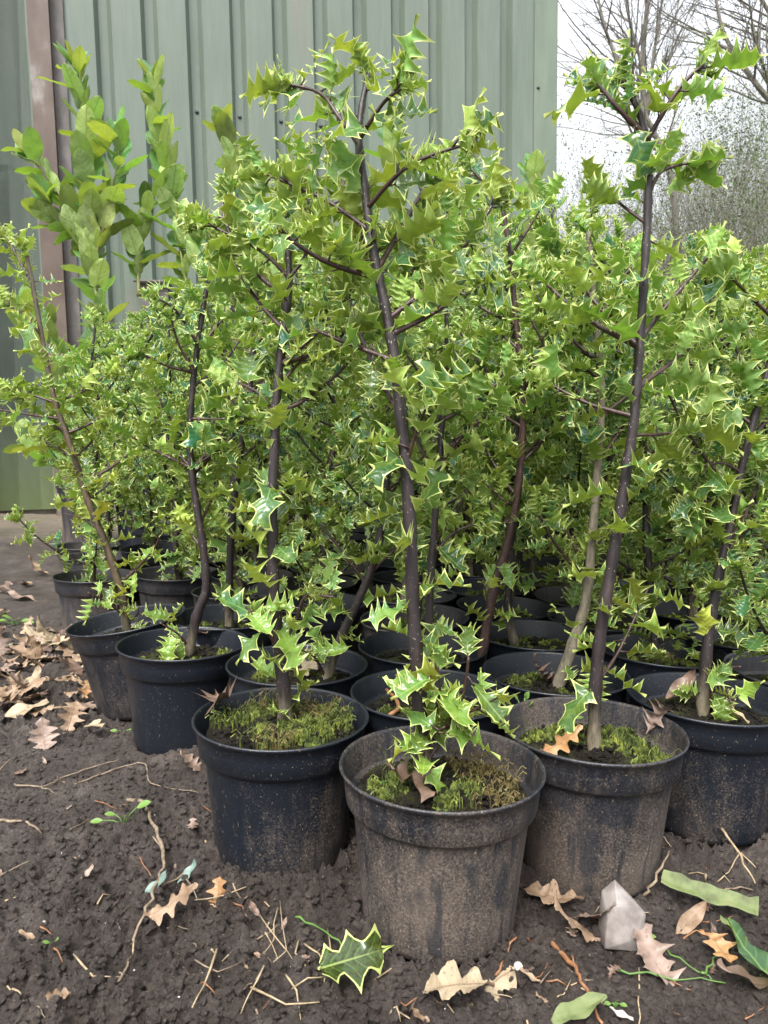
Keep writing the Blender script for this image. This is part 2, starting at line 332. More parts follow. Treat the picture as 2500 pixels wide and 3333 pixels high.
def metal_mat():
    q, t, bs, out = mat('green_sheet_paint')
    v = mapping(t, (1, 1, .10), rnd_ := 'Object'); n = noise(t, 26, 6, .6, v); n2 = noise(t, 1.6, 4, .6, mapping(t, (1.5, 1.5, .5))); n3 = noise(t, 180, 3, .6, mapping(t, (1, 1, .05)))
    s = math_(t, 'ADD', math_(t, 'MULTIPLY', n.outputs['Fac'], .5), math_(t, 'MULTIPLY', n2.outputs['Fac'], .5))
    c = ramp(t, [(.32, (.095, .122, .094)), (.5, (.117, .147, .115)), (.70, (.143, .172, .138))], s).outputs[0]
    c = mix(t, c, (.20, .225, .19), math_(t, 'MULTIPLY', math_(t, 'GREATER_THAN', n3.outputs['Fac'], .62), .18))
    br = ramp(t, [(.60, (0, 0, 0)), (.72, (1, 1, 1))], noise(t, 2.1, 3, .5, mapping(t, (2.2, 2.2, .25))).outputs['Fac']).outputs[0]
    c = mix(t, c, (.19, .165, .135), math_(t, 'MULTIPLY', br, .4))
    co_ = t.nodes.new('ShaderNodeTexCoord'); sx = t.nodes.new('ShaderNodeSeparateXYZ'); t.links.new(co_.outputs['Object'], sx.inputs[0])
    f = N(t, 'ShaderNodeMapRange'); f.inputs[1].default_value = .55; f.inputs[2].default_value = .0; f.inputs[3].default_value = 0; f.inputs[4].default_value = .75
    t.links.new(math_(t, 'ADD', sx.outputs[2], math_(t, 'MULTIPLY', math_(t, 'SUBTRACT', n2.outputs['Fac'], .5), .8)), f.inputs[0])
    c = mix(t, c, (.15, .19, .06), f.outputs[0])     # algae at the foot of the sheet
    t.links.new(c, bs.inputs['Base Color']); bs.inputs['Roughness'].default_value = .42; bs.inputs['Specular IOR Level'].default_value = .4
    bump(t, bs, n2.outputs['Fac'], .15, .02)
    return q
M['metal'] = metal_mat()
M['metal_trim'] = flat_mat('green_trim_paint', [(.3, (.10, .13, .095)), (.7, (.145, .18, .13))], 8, .42, 4, 0, (1, 1, .2), False)
M['rust'] = flat_mat('rusty_steel', [(.3, (.035, .023, .016)), (.47, (.078, .051, .038)), (.6, (.11, .08, .062)), (.72, (.24, .22, .20))], 5, .6, 7, .2, (1, 1, .45), False)
M['steel'] = flat_mat('grey_steel', [(.3, (.05, .043, .038)), (.55, (.09, .078, .07)), (.75, (.15, .135, .125))], 14, .6, 6, .3, (1, 1, .5), False)
M['screw'] = flat_mat('screw_cap', [(.3, (.03, .035, .04)), (.7, (.09, .10, .11))], 50, .35, 2, 0)
M['concrete'] = flat_mat('concrete', [(.3, (.08, .07, .055)), (.6, (.17, .15, .12))], 12, .9, 8, .4, (1, 1, 1), False)
M['roof'] = flat_mat('roof_sheet', [(.3, (.10, .12, .10)), (.7, (.16, .18, .16))], 6, .5, 4, 0, (1, 1, 1), False)
M['tree'] = flat_mat('tree_bark', [(.3, (.085, .075, .06)), (.55, (.15, .135, .115)), (.75, (.22, .20, .17))], 9, .85, 5, .3, (1, 1, .4))
M['brush'] = flat_mat('brushwood', [(.3, (.085, .078, .058)), (.6, (.17, .155, .118))], 5, .9, 3, 0)
M['bud'] = flat_mat('spring_leaf', [(.3, (.045, .075, .016)), (.6, (.085, .13, .028))], 3, .6, 3, 0)
M['conifer'] = flat_mat('conifer_green', [(.3, (.022, .035, .016)), (.6, (.05, .065, .028))], 5, .7, 3, 0)
M['orange'] = flat_mat('orange_fruit', [(.3, (.5, .16, .02)), (.7, (.6, .25, .05))], 60, .4)
# ------------------------------------------------------------------ leaf templates (unit length along +Y, upper face +Z)
def template(stations, margin, cols=(1, .55, 0), fold=.25, curl=.15, midrib=.012):
    """stations: list of (t, wl, zl, wr, zr, marginscale)"""
    V = []; F = []; MI = []
    ncol = None
    for (t, wl, zl, wr, zr, ms) in stations:
        row = []
        for side, w_, z_ in ((-1, wl, zl), (1, wr, zr)):
            mm = min(margin*ms, w_*.8); wi = w_-mm
            xs = [w_, wi, wi*.5]
            pts = []
            for x in xs:
                q = (x/max(w_, 1e-6)); zz = z_*q**1.6 + fold*x
                pts.append((side*x, t, zz))
            row.append(pts)
        r = row[0] + [(0, t, -midrib)] + row[1][::-1]
        ncol = len(r)
        for (x, y, z) in r: V.append((x, y, z - curl*y*y))
    ns = len(stations)
    for i in range(ns-1):
        for j in range(ncol-1):
            F.append((i*ncol+j, i*ncol+j+1, (i+1)*ncol+j+1, (i+1)*ncol+j)); MI.append(1 if j in (0, ncol-2) else 0)
    return np.array(V), np.array(F), np.array(MI)
def holly_template(seed, n=4):
    r = random.Random(seed); W = r.uniform(.15, .20); st = [(0, .012, 0, .012, 0, 1), (.04, .03, 0, .03, 0, 1)]
    sp = [.15+.66*i/(n-1) for i in range(n)]; d = .66/(n-1)
    env = lambda t: W*max(.15, math.sin(math.pi*min(1, t*.90+.07)))**.65
    amp = lambda: r.choice((1, 1, 1, -.8))*r.uniform(.12, .30)
    zl = [amp() for _ in sp]; zr = [amp() for _ in sp]; el = [r.uniform(.17, .26) for _ in sp]; er = [r.uniform(.17, .26) for _ in sp]
    for i, s in enumerate(sp):
        fr = (-.38, -.2, -.08, 0, .10, .24) + ((.5,) if i < n-1 else ())
        for f in fr:
            t = s+f*d+.012; g = max(0, 1-abs(f)/.5); k = g**2.0; kz = g**1.5; e = env(min(.97, t))*(1 if i else .8)
            sc_ = .75 if i == n-1 else 1
            st.append((t, e+el[i]*k*sc_, zl[i]*kz-.04*(1-g), e+er[i]*k*sc_, zr[i]*kz-.04*(1-g), 1+2.2*k*k))
    st += [(.90, .050, 0, .050, 0, 1.2), (.96, .022, .03, .022, .03, 1.6), (1.07, .003, .08, .003, .08, 1)]
    V, F, MI = template(st, .023, fold=r.uniform(.05, .38), curl=r.uniform(-.12, .42))
    tw = r.uniform(-.7, .7); c, q = np.cos(tw*V[:, 1]), np.sin(tw*V[:, 1])
    V = np.stack([V[:, 0]*c-V[:, 2]*q, V[:, 1], V[:, 0]*q+V[:, 2]*c], 1)
    return V, F, MI
HT = [holly_template(100+i, 3+(i % 3)) for i in range(14)]
def plain_template(seed, W=.2, blunt=.8, curl=.1, fold=.25, wav=.02):
    r = random.Random(seed); st = []
    for i in range(13):
        t = i/12; x = math.sin(math.pi*min(1, (t*.96+.02)**blunt)); w_ = max(.006, W*x**.75)
        st.append((t, w_, wav*math.sin(t*11+seed), w_, wav*math.sin(t*13+seed*2), 1))
    return template(st, .012, fold=fold, curl=curl)
def oval_template(seed):
    r = random.Random(seed); st = []; W = r.uniform(.235, .28); wv = r.uniform(.008, .02)
    for i in range(17):
        t = i/16; u = min(1, max(0, t)); w_ = W*max(0, 1-abs(2*(u**.86)-1)**2.3)**.62
        st.append((t, max(.008, w_), wv*math.sin(t*13+seed), max(.008, w_), wv*math.sin(t*15+seed*2), 1))
    return template(st, .012, fold=r.uniform(.0, .3), curl=r.uniform(-.12, .25))
LT = [oval_template(i) for i in range(8)]
def oak_template(seed, W=.27, curl=.2):
    r = random.Random(seed); st = []; n = 49; pl, pr = r.uniform(0, .25), r.uniform(0, .25); nl = r.choice((3.3, 3.8, 4.3)); sharp = seed % 2
    def lobe(t, ph):
        c = .5+.5*math.cos(2*math.pi*(t*nl+ph)); return .38+.62*(c**(1.9 if sharp else .75))
    for i in range(n):
        t = i/(n-1); env = W*1.35*math.sin(math.pi*min(1, t**1.1*.95+.04))**.7
        a_, b_ = (lobe(t, pl), lobe(t, pr)) if t > .09 else (.10, .10)
        st.append((t, max(.007, env*a_), .05*math.sin(t*8+seed)+r.uniform(-.012, .012), max(.007, env*b_), .06*math.cos(t*7+seed)+r.uniform(-.012, .012), 1))
    return template(st, .01, fold=r.uniform(-.3, .35), curl=curl)
def bend_template(T, amt, seed=0):     # roll the blade so it lies curled
    V, F, MI = T; V = V.copy(); r = random.Random(seed)
    a = V[:, 1]*amt; V2 = V.copy(); rad = 1/amt if abs(amt) > 1e-3 else 1e3
    V2[:, 1] = np.sin(a)*(rad - V[:, 2]); V2[:, 2] = rad - np.cos(a)*(rad - V[:, 2])
    V2[:, 2] += .05*vnoise(V[:, 0]*9+seed, V[:, 1]*9)
    return V2, F, MI
def frame(axis, up):
    y = axis.normalized(); x = y.cross(up)
    if x.length < 1e-4: x = y.orthogonal()
    x.normalize(); z = x.cross(y); return np.array([x, y, z]).T
class Leaves:
    def __init__(s, temps): s.T = temps; s.V = []; s.F = []; s.MI = []; s.C = []; s.Q = []; s.n = 0
    def add(s, p, axis, up, length, tint, width=1.0):
        V, F, MI = random.choice(s.T); A = frame(Vector(axis), Vector(up))
        v = V*np.array([width*length*random.choice((-1, 1))*1.0, length, length])
        Fx = F
        if v[0, 0] > 0: Fx = F[:, ::-1]
        v = v @ A.T + np.array(p)
        s.V.append(v); s.F.append(Fx+s.n); s.MI.append(MI); s.n += len(V)
        s.C.append(np.tile(np.array([*tint, 1.0]), (len(V), 1))); s.Q.append(np.stack([np.hypot(V[:, 0], V[:, 2]*.0), V[:, 1], V[:, 0]*0], 1))
    def add_mb(s, b, mi):
        s.V.append(np.array([tuple(v) for v in b.V])); s.X = [tuple(i+s.n for i in f) for f in b.F]; s.XM = mi; s.n += len(b.V); s.C.append(np.tile(np.array([0, .5, 0, 1.0]), (len(b.V), 1))); s.Q.append(np.full((len(b.V), 3), .5))
    def build(s, name, mats, parent=None):
        F = np.concatenate(s.F).tolist(); MI = np.concatenate(s.MI).tolist(); X = getattr(s, 'X', [])
        return mesh_obj(name, np.concatenate(s.V), F+X, mats, parent, MI+[getattr(s, 'XM', 0)]*len(X), True, np.concatenate(s.C), np.concatenate(s.Q))

# ------------------------------------------------------------------ pots
POT_R, POT_H = .095, .152
def pot_prof(r=POT_R, h=POT_H):
    k = r/.095; j = h/.152
    return [(0.001*k, .004*j), (.060*k, .004*j), (.0665*k, .0*j), (.0695*k, .002*j), (.0712*k, .008*j), (.0735*k, .035*j), (.0775*k, .075*j), (.0815*k, .112*j), (.0822*k, .1155*j), (.0868*k, .1175*j), (.0885*k, .120*j), (.0900*k, .135*j), (.0912*k, .1470*j), (.0940*k, .1490*j),
            (.0952*k, .1510*j), (.0945*k, .1528*j), (.0925*k, .1525*j), (.0915*k, .150*j), (.0882*k, .125*j), (.0870*k, .1215*j), (.0820*k, .1195*j), (.0810*k, .117*j), (.0725*k, .03*j), (.0705*k, .010*j), (.001*k, .010*j)]
def pot_mesh(name, m_, parent, r=POT_R, h=POT_H, oval=.012):
    b = MB(); b.lathe(pot_prof(r, h), 72, 0, oval); return b.build(name, m_, parent)
_i = [(0, 0, 1), (.89, 0, .45), (.28, .85, .45), (-.72, .53, .45), (-.72, -.53, .45), (.28, -.85, .45), (.72, .53, -.45), (-.28, .85, -.45), (-.89, 0, -.45), (-.28, -.85, -.45), (.72, -.53, -.45), (0, 0, -1)]
ICO = (np.array(_i), [(0, 1, 2), (0, 2, 3), (0, 3, 4), (0, 4, 5), (0, 5, 1), (1, 6, 2), (2, 7, 3), (3, 8, 4), (4, 9, 5), (5, 10, 1), (6, 7, 2), (7, 8, 3), (8, 9, 4), (9, 10, 5), (10, 6, 1), (11, 7, 6), (11, 8, 7), (11, 9, 8), (11, 10, 9), (11, 6, 10)])
def soil_mesh(parent, r=.0805, z=.122, seed=0, mound=.012, bits=0):
    V = []; F = []; nr, na = 16, 56
    for i in range(nr+1):
        for j in range(na):
            a = 2*math.pi*j/na; q = r*i/nr; x, y = q*math.cos(a), q*math.sin(a)
            V.append((x, y, 0))
    V = np.array(V); q = np.hypot(V[:, 0], V[:, 1])/r
    V[:, 2] = z + mound*(1-q**2)*.7 + (.010*vnoise(V[:, 0]*45+seed*7, V[:, 1]*45) + .008*vnoise(V[:, 0]*140+seed*3, V[:, 1]*140+5) + .004*vnoise(V[:, 0]*300, V[:, 1]*300))*(1.0-.5*q**6)
    for i in range(nr):
        for j in range(na): F.append((i*na+j, (i+1)*na+j, (i+1)*na+(j+1) % na, i*na+(j+1) % na))
    VV = [V]; k_ = len(V); icv_, icf_ = ICO
    for _ in range(bits):
        a = random.uniform(0, 6.28); q = r*.96*math.sqrt(random.random()); sz = random.uniform(.0007, .0042); v = icv_*rng.uniform(.55, 1.3, (12, 1))*sz*np.array([1, 1, .8])
        VV.append(v+np.array([q*math.cos(a), q*math.sin(a), z+mound*(1-(q/r)**2)*.7+random.uniform(-.001, .004)])); F += [tuple(int(i)+k_ for i in f) for f in icf_]; k_ += 12
    return mesh_obj('soil', np.concatenate(VV), F, M['soil'], parent)
def moss_mesh(parent, spots, m_, z=.124, h=.008, n=900, curls=0):
    """tiny upright shoots in clumps; spots = (x, y, radius)"""
    V = []; F = []; sub = []
    for (x0, y0, rr) in spots:
        for _ in range(max(3, int((rr/.009)**1.6))):
            a = random.uniform(0, 6.283); q = rr*math.sqrt(random.random()); sub.append((x0+q*math.cos(a), y0+q*math.sin(a), random.uniform(.004, .011)))
    spots0, spots, h0 = spots, sub, h
    for _ in range(n):
        x0, y0, rr = random.choice(spots); a = random.uniform(0, 6.283); q = rr*math.sqrt(random.random())
        x, y = x0+q*math.cos(a), y0+q*math.sin(a)
        if math.hypot(x, y) > .080: continue
        h = h0*(.45+rr/.011*.75); dome = (1-(q/rr)**2); zz = z + .012*(1-(math.hypot(x, y)/.08)**2)*.7 + dome*h*.7 - .003
        hh = h*random.uniform(.4, 1.0); wv = random.uniform(.0009, .0018)
        for k in range(2):
            an = random.uniform(0, 3.14); dx, dy = wv*math.cos(an), wv*math.sin(an); lx, ly = random.gauss(0, .3)*hh, random.gauss(0, .3)*hh
            i0 = len(V); V += [(x-dx, y-dy, zz), (x+dx, y+dy, zz), (x+dx*1.3+lx*.6, y+dy*1.3+ly*.6, zz+hh*.6), (x+lx, y+ly, zz+hh), (x-dx*1.3+lx*.6, y-dy*1.3+ly*.6, zz+hh*.6)]
            F.append((i0, i0+1, i0+2, i0+3, i0+4))
        if random.random() < .25:      # little pad under the shoots
            i0 = len(V); s_ = random.uniform(.002, .005)
            V += [(x-s_, y, zz), (x, y-s_, zz), (x+s_, y, zz), (x, y+s_, zz), (x, y, zz+s_)]
            F += [(i0, i0+1, i0+4), (i0+1, i0+2, i0+4), (i0+2, i0+3, i0+4), (i0+3, i0, i0+4)]
    if curls:
        c = MB()
        for _ in range(curls):
            x0, y0, rr = random.choice(spots0); a = random.uniform(0, 6.283); q = rr*math.sqrt(random.random()); x, y = x0+q*math.cos(a), y0+q*math.sin(a)
            if math.hypot(x, y) > .082: continue
            hh = random.uniform(.008, .02); an = random.uniform(0, 6.28); d = Vector((math.cos(an), math.sin(an), 0))*hh*.3; p = Vector((x, y, z+.004))
            c.tube([p, p+Vector((0, 0, hh*.7))+d*.2, p+Vector((0, 0, hh))+d, p+Vector((0, 0, hh*.85))+d*1.8], [.00035, .00035, .0004, .0008], 3)
        n0 = len(V); V += c.V; F += [tuple(i+n0 for i in f) for f in c.F]
    o = mesh_obj('moss', V, F, m_, parent, None, False)
    return o

# ------------------------------------------------------------------ holly plants
def stem_tube(b, pts, r0, r1, knobs=True, n=9):
    P = spline(pts, 6); k = len(P); rad = []
    for i in range(k):
        u = i/(k-1); q = r0+(r1-r0)*u**.8
        if i < 3: q *= 1.18-.06*i
        rad.append(q*(1+(random.uniform(.08, .24) if knobs and i % 4 == 0 else 0)+random.uniform(-.03, .03)))
    b.tube(P, rad, n); return P
def leaves_along(lv, P, step, u0, u1, base, size, upb, spread=.75, rise=.55, tip=True, petiole=None):
    """alternate leaves round a shoot; upb(z) -> yellow tint"""
    L_ = [0]
    for i in range(1, len(P)): L_.append(L_[-1]+(P[i]-P[i-1]).length)
    tot = L_[-1]; s = tot*u0; ang = random.uniform(0, 6.28); i = 0
    while s < tot*u1:
        while i < len(P)-2 and L_[i+1] < s: i += 1
        f = (s-L_[i])/max(1e-6, L_[i+1]-L_[i]); p = P[i].lerp(P[i+1], f); t = (P[i+1]-P[i]).normalized()
        ang += 2.4+random.uniform(-.5, .5); o1 = t.orthogonal().normalized(); out = (Matrix.Rotation(ang, 3, t) @ o1)
        ri = rise*(.32+.55*min(1, max(0, (p.z-.2)/.45)))+random.gauss(0, .52)
        ax = (out*spread + t*ri + Vector((0, 0, random.gauss(.05, .22)))).normalized()
        up = (t*1.0 + Vector((0, 0, .6)) - out*.3 + Vector((random.gauss(0, .3), random.gauss(0, .3), 0)))
        pl = random.uniform(.004, .009)
        p2 = p + ax*pl
        if petiole: petiole.tube([p, p+ax*pl*.6, p2+ax*.004], [.0013, .0010, .0008], 4)
        zz = (base-0)+0
        lv.add(p2, ax, up, size*random.uniform(.58, 1.12), upb(p.z), random.uniform(.85, 1.15))
        s += step*random.uniform(.6, 1.4)
    if tip:
        t = (P[-1]-P[-3]).normalized() if len(P) > 2 else Vector((0, 0, 1))
        for k in range(5):
            a = random.uniform(0, 6.28); out = Matrix.Rotation(a, 3, t) @ t.orthogonal().normalized()
            lv.add(P[-1]-t*random.uniform(0, .012), (t*random.uniform(.5, 1.3)+out*.6), (t-out*.6), size*random.uniform(.5, .9), upb(P[-1].z), random.uniform(.85, 1.1))
def tint_fn(yl=.75, yh=.18, z0=.15, z1=.5):
    def f(z):
        u = min(1, max(0, (z-z0)/(z1-z0))); y = yl+(yh-yl)*u + random.gauss(0, .16)
        return (min(1, max(0, y)), random.random(), max(0, 1-u)*random.random()**.5)
    return f
def plant(name, loc, px_stem, Y, r0=.008, branches=(), pot='pot_m', barkm='stem', moss=None, lsize=.05, step=.022, low=.12, label='', cat='potted holly', group='potted holly saplings', rz=0, oval=.012, dY=0, sprouts=(), bl=.0105, tiltpot=None, lean=0, potleaves=True, mossn=900, curls=0, mossm='moss', soilz=.122, yl=.75, yh=.12, dry=None):
    root = empty(name, loc); tag(root, label, cat, group)
    inv = Vector(loc)
    p_ = pot_mesh('pot', M[pot], root, oval=oval); p_.rotation_euler.z = rz
    if tiltpot: p_.rotation_euler = tiltpot
    so_ = soil_mesh(root, seed=random.randint(0, 99), z=soilz, bits=650)
    if tiltpot: so_.rotation_euler = tiltpot
    if moss: moss_mesh(root, moss, M[mossm], soilz+.001, n=mossn, curls=curls)
    if dry:
        dm = moss_mesh(root, dry, M['moss_rust'], soilz+.001, .007, 330, 170); dm.name = 'dry_moss'
    n = len(px_stem); pts = [at(x, y, Y + dY*i/max(1, n-1)) - inv for i, (x, y) in enumerate(px_stem)]
    pts[0].z = min(pts[0].z, soilz); pts = [Vector((pts[0].x, pts[0].y, soilz-.02))] + pts
    b = MB(); P = stem_tube(b, pts, r0, r0*.34); st = b.build('stem', M[barkm], root)
    lv = Leaves(HT); tf = tint_fn(yl, yh); pet = MB()
    leaves_along(lv, P, step, low, .985, 0, lsize, tf, petiole=pet)
    for br in branches:
        q, th = br[0], br[1]; dy = br[2] if len(br) > 2 else random.uniform(-.05, .07)
        bp = [at(x, y, Y+dY*.5 + dy*i/(len(q)-1)) - inv for i, (x, y) in enumerate(q)]
        # root the branch on the stem itself
        j = min(range(len(P)), key=lambda k: (P[k]-bp[0]).length); bp[0] = P[j]
        bb = MB(); Q = stem_tube(bb, bp, th*.82, th*.40, True, 7); bb.build('branch', M['branch'], st)
        leaves_along(lv, Q, bl*(1.25 if bp[0].z < .3 else 1), .25, .99, 0, lsize*(.88 if bp[0].z < .3 else .95), tf, petiole=pet, tip=bp[0].z > .3)
    # unseen-side side shoots so the plant is round
    for _ in range(sprouts if isinstance(sprouts, int) else 0):
        j = random.randint(int(len(P)*.38), int(len(P)*.74)); a = random.uniform(-.3, math.pi+.3); d = Vector((math.cos(a), math.sin(a)*.9+.15, random.uniform(.45, 1.0))).normalized(); ln = random.uniform(.07, .15)
        bp = [P[j], P[j]+d*ln*.4, P[j]+d*ln*.75+Vector((0, 0, ln*.08)), P[j]+d*ln+Vector((0, 0, ln*.22))]
        bb = MB(); Q = stem_tube(bb, bp, .0026, .0014, True, 6); bb.build('branch', M['branch'], st)
        leaves_along(lv, Q, bl, .15, .99, 0, lsize*.9, tf, petiole=pet)
    lv.add_mb(pet, 2); lv.build('foliage', [M['holly'], M['edge'], M['branch']], root)
    return root, P, lv
C3 = lambda x, y: (x, y, 0)
XY = dict(P1=(.057, .66), P2=(-.109, .775), P3=(.225, .754), P4=(.396, .856), P5=(-.296, 1.063), P7=(-.115, .967), P8=(.058, .858), P9=(.23, .945), P10=(.245, 1.141))
S = lambda c, y=None: c
plant('potted_holly', C3(*XY['P1']), [(918, 1668), (905, 1500), (893, 1330), (885, 1130), (872, 950), (855, 800), (838, 690), (818, 600), (800, 500), (787, 400), (776, 300), (782, 230), (796, 160)], .66, .0080,
      [([(840, 778), (760, 745), (670, 708)], .0033), ([(815, 592), (720, 572), (648, 532), (600, 490)], .0036), ([(826, 575), (880, 470), (935, 370)], .0034), ([(860, 725), (950, 668), (1020, 605)], .0034),
       ([(778, 300), (730, 250), (690, 200), (610, 180)], .003), ([(779, 290), (830, 220), (870, 190)], .0028), ([(800, 500), (700, 430), (560, 370)], .003), ([(795, 450), (880, 360), (1010, 310)], .003), ([(912, 1650), (958, 1590), (1000, 1500), (1012, 1420)], .0030, -.03), ([(910, 1640), (950, 1580), (1030, 1530), (1080, 1505)], .0022, -.04), ([(908, 1620), (935, 1560), (950, 1490), (940, 1430)], .0022, -.035), ([(908, 1640), (925, 1600), (960, 1570)], .002, -.05), ([(885, 1000), (900, 930), (930, 860)], .0025, -.04)],
      'pot_d', 'stem', [(-.05, -.01, .022), (-.045, .03, .025), (.012, -.035, .016), (.02, -.012, .012), (-.06, -.03, .012)], .050, .016, .07,
      'frontmost potted holly, tall sapling standing in the mud splashed pot at the centre foreground', dY=.04, sprouts=5, mossn=1100, curls=60, yl=.8, yh=.3, dry=[(.045, .01, .03), (.05, -.03, .025), (.03, .04, .02)])
plant('potted_holly', C3(*XY['P2']), [(617, 1575), (612, 1480), (600, 1390), (590, 1250), (588, 1100), (592, 980), (598, 860), (607, 760), (618, 690), (625, 600), (620, 520), (608, 450)], .775, .0085,
      [([(600, 840), (640, 790), (690, 750)], .003), ([(622, 640), (545, 580), (490, 490), (480, 430)], .0035), ([(620, 600), (560, 540), (440, 480)], .003), ([(625, 600), (670, 520), (660, 330)], .003), ([(596, 900), (560, 850), (500, 820)], .0028), ([(606, 1400), (640, 1340), (660, 1290), (720, 1290)], .0028, -.05), ([(600, 1400), (570, 1350), (530, 1310)], .0026, -.04)],
      'pot_m', 'stem', [(0, 0, .055), (.055, .0, .024), (.06, .02, .02), (-.01, -.05, .03), (-.03, .03, .03), (.03, -.03, .03), (-.06, 0, .02)], .050, .016, .06,
      'potted holly left of the frontmost one, its compost covered in thick green moss', dY=.03, sprouts=5, mossn=2300, curls=260, soilz=.136, yl=.75, yh=.25, dry=[(.04, .03, .03), (-.02, .045, .025), (.0, -.055, .02)])
plant('potted_holly', C3(*XY['P3']), [(1282, 1645), (1287, 1480), (1300, 1350), (1325, 1200), (1350, 1040), (1368, 920), (1378, 800), (1385, 700), (1393, 580), (1400, 440), (1402, 350), (1392, 285), (1375, 230), (1345, 175)], .754, .0078,
      [([(1358, 893), (1280, 875), (1225, 850), (1190, 828)], .0034), ([(1374, 745), (1300, 670), (1250, 605)], .0038), ([(1372, 755), (1270, 690), (1165, 600)], .004, .1), ([(1382, 838), (1460, 775), (1560, 690)], .0034), ([(1366, 948), (1450, 935), (1520, 905)], .0026), ([(1380, 735), (1440, 660), (1530, 555)], .0036),
       ([(1393, 290), (1340, 240), (1290, 180)], .004), ([(1398, 300), (1450, 215), (1490, 165), (1520, 140)], .0036), ([(1404, 412), (1430, 370), (1500, 350)], .003), ([(1402, 470), (1340, 440), (1300, 400)], .0026), ([(1290, 1480), (1340, 1400), (1400, 1270)], .0026, .05)],
      'pot_d', 'stem', [(-.03, .03, .03), (.03, .02, .04), (-.01, .045, .03), (.06, -.03, .018), (.045, -.05, .016), (.05, .0, .03), (-.06, .03, .015)], .054, .028, .09,
      'tall upright potted holly right of the frontmost one, with the highest tip against the sky', dY=.03, sprouts=0, mossn=1900, curls=50, bl=.0125, yl=.7, yh=.2)
plant('potted_holly', C3(*XY['P4']), [(1517, 1555), (1525, 1420), (1545, 1280), (1572, 1160), (1600, 1020), (1630, 900), (1655, 810), (1685, 680), (1692, 600)], .856, .0080,
      [([(1600, 1030), (1560, 1000), (1510, 1010)], .0026), ([(1640, 880), (1600, 780), (1570, 700)], .003), ([(1520, 1500), (1560, 1450), (1600, 1440)], .0028, -.04), ([(1520, 1520), (1560, 1480), (1580, 1520)], .0025, -.05), ([(1680, 700), (1620, 640), (1560, 580)], .003), ([(1560, 1200), (1610, 1150), (1650, 1120)], .0026), ([(1580, 1130), (1540, 1090), (1500, 1080)], .0026)],
      'pot_m', 'stem', [(.02, .0, .02), (.04, -.05, .02)], .050, .02, .05,
      'potted holly at the right edge, its dark stem leaning out of the picture', dY=.03, sprouts=7, mossn=300)
plant('potted_holly', C3(*XY['P5']), [(403, 1408), (425, 1330), (445, 1270), (437, 1170), (420, 1060), (410, 960), (415, 850), (425, 760), (440, 660), (450, 600)], 1.063, .0085,
      [([(410, 1015), (330, 970), (240, 915)], .0036), ([(416, 800), (385, 740), (368, 680)], .003), ([(412, 912), (490, 905)], .0026), ([(416, 800), (360, 790), (300, 760)], .003), ([(405, 1400), (385, 1370), (345, 1345)], .0028, -.03), ([(425, 760), (480, 690), (520, 640)], .003), ([(425, 740), (380, 670), (330, 640)], .003)],
      'pot_c', 'stem', [(-.04, .0, .03), (.05, -.02, .03), (-.01, -.04, .02), (.06, .01, .02)], .050, .026, .40,
      'potted holly with a long bare stem in the clean black pot on the left', sprouts=8, mossn=900)
p6 = atz(309, 1522, 0)
plant('potted_holly', (p6.x, p6.y, 0), [(275, 1355), (262, 1280), (230, 1180), (190, 1080), (155, 970), (120, 870), (95, 750), (70, 610), (55, 540)], p6.y, .0085,
      [([(268, 1268), (330, 1190), (350, 1140)], .003), ([(125, 868), (60, 850), (20, 840)], .0028), ([(130, 905), (60, 895), (-30, 880)], .003), ([(140, 870), (190, 840), (228, 810)], .0028), ([(270, 1340), (230, 1300), (190, 1280)], .0026, -.05), ([(275, 1350), (295, 1330), (300, 1310)], .002, -.03), ([(70, 620), (40, 560), (20, 520)], .003), ([(90, 730), (50, 680), (10, 650)], .003), ([(190, 1080), (240, 1040), (260, 1000)], .0028), ([(160, 980), (110, 960), (80, 940)], .0028), ([(215, 1140), (180, 1120), (140, 1110)], .0026)],
      'pot_m', 'stem_olive', None, .048, .017, .14,
      'potted holly leaning left from the squashed and tilted pot by the leaf litter', oval=.06, tiltpot=(R(2), R(-9), 0), sprouts=4, soilz=.118, yl=.85, yh=.35)
plant('potted_holly', C3(*XY['P7']), [(700, 1470), (740, 1370), (790, 1260), (820, 1160), (835, 1040), (840, 900), (830, 780), (815, 660), (805, 560)], .967, .0078,
      [([(760, 1330), (700, 1290), (660, 1260)], .0026), ([(800, 1240), (860, 1180), (900, 1150)], .0026), ([(830, 780), (760, 700), (720, 640)], .003), ([(700, 1465), (680, 1420), (640, 1400)], .0026, -.04), ([(790, 1260), (730, 1180), (690, 1130)], .003)],
      'pot_c', 'stem', [(.03, .03, .03), (-.05, 0, .02)], .050, .02, .1,
      'potted holly right behind the mossy pot, holding pale crumpled dead leaves on its compost', sprouts=9, mossn=600, yh=.1)
plant('potted_holly', C3(*XY['P8']), [(930, 1490), (927, 1330), (938, 1145), (950, 980), (960, 840), (965, 720), (960, 620)], .858, .0062,
      [([(935, 1200), (980, 1150), (1040, 1130)], .0026), ([(950, 1000), (1000, 940), (1050, 900)], .003), ([(955, 900), (910, 830), (900, 780)], .003)],
      'pot_c', 'stem', [(-.04, .0, .02), (.05, -.02, .02)], .048, .019, .08,
      'potted holly just behind the frontmost pot with a curled orange conifer sprig on its compost', sprouts=9, mossn=400)
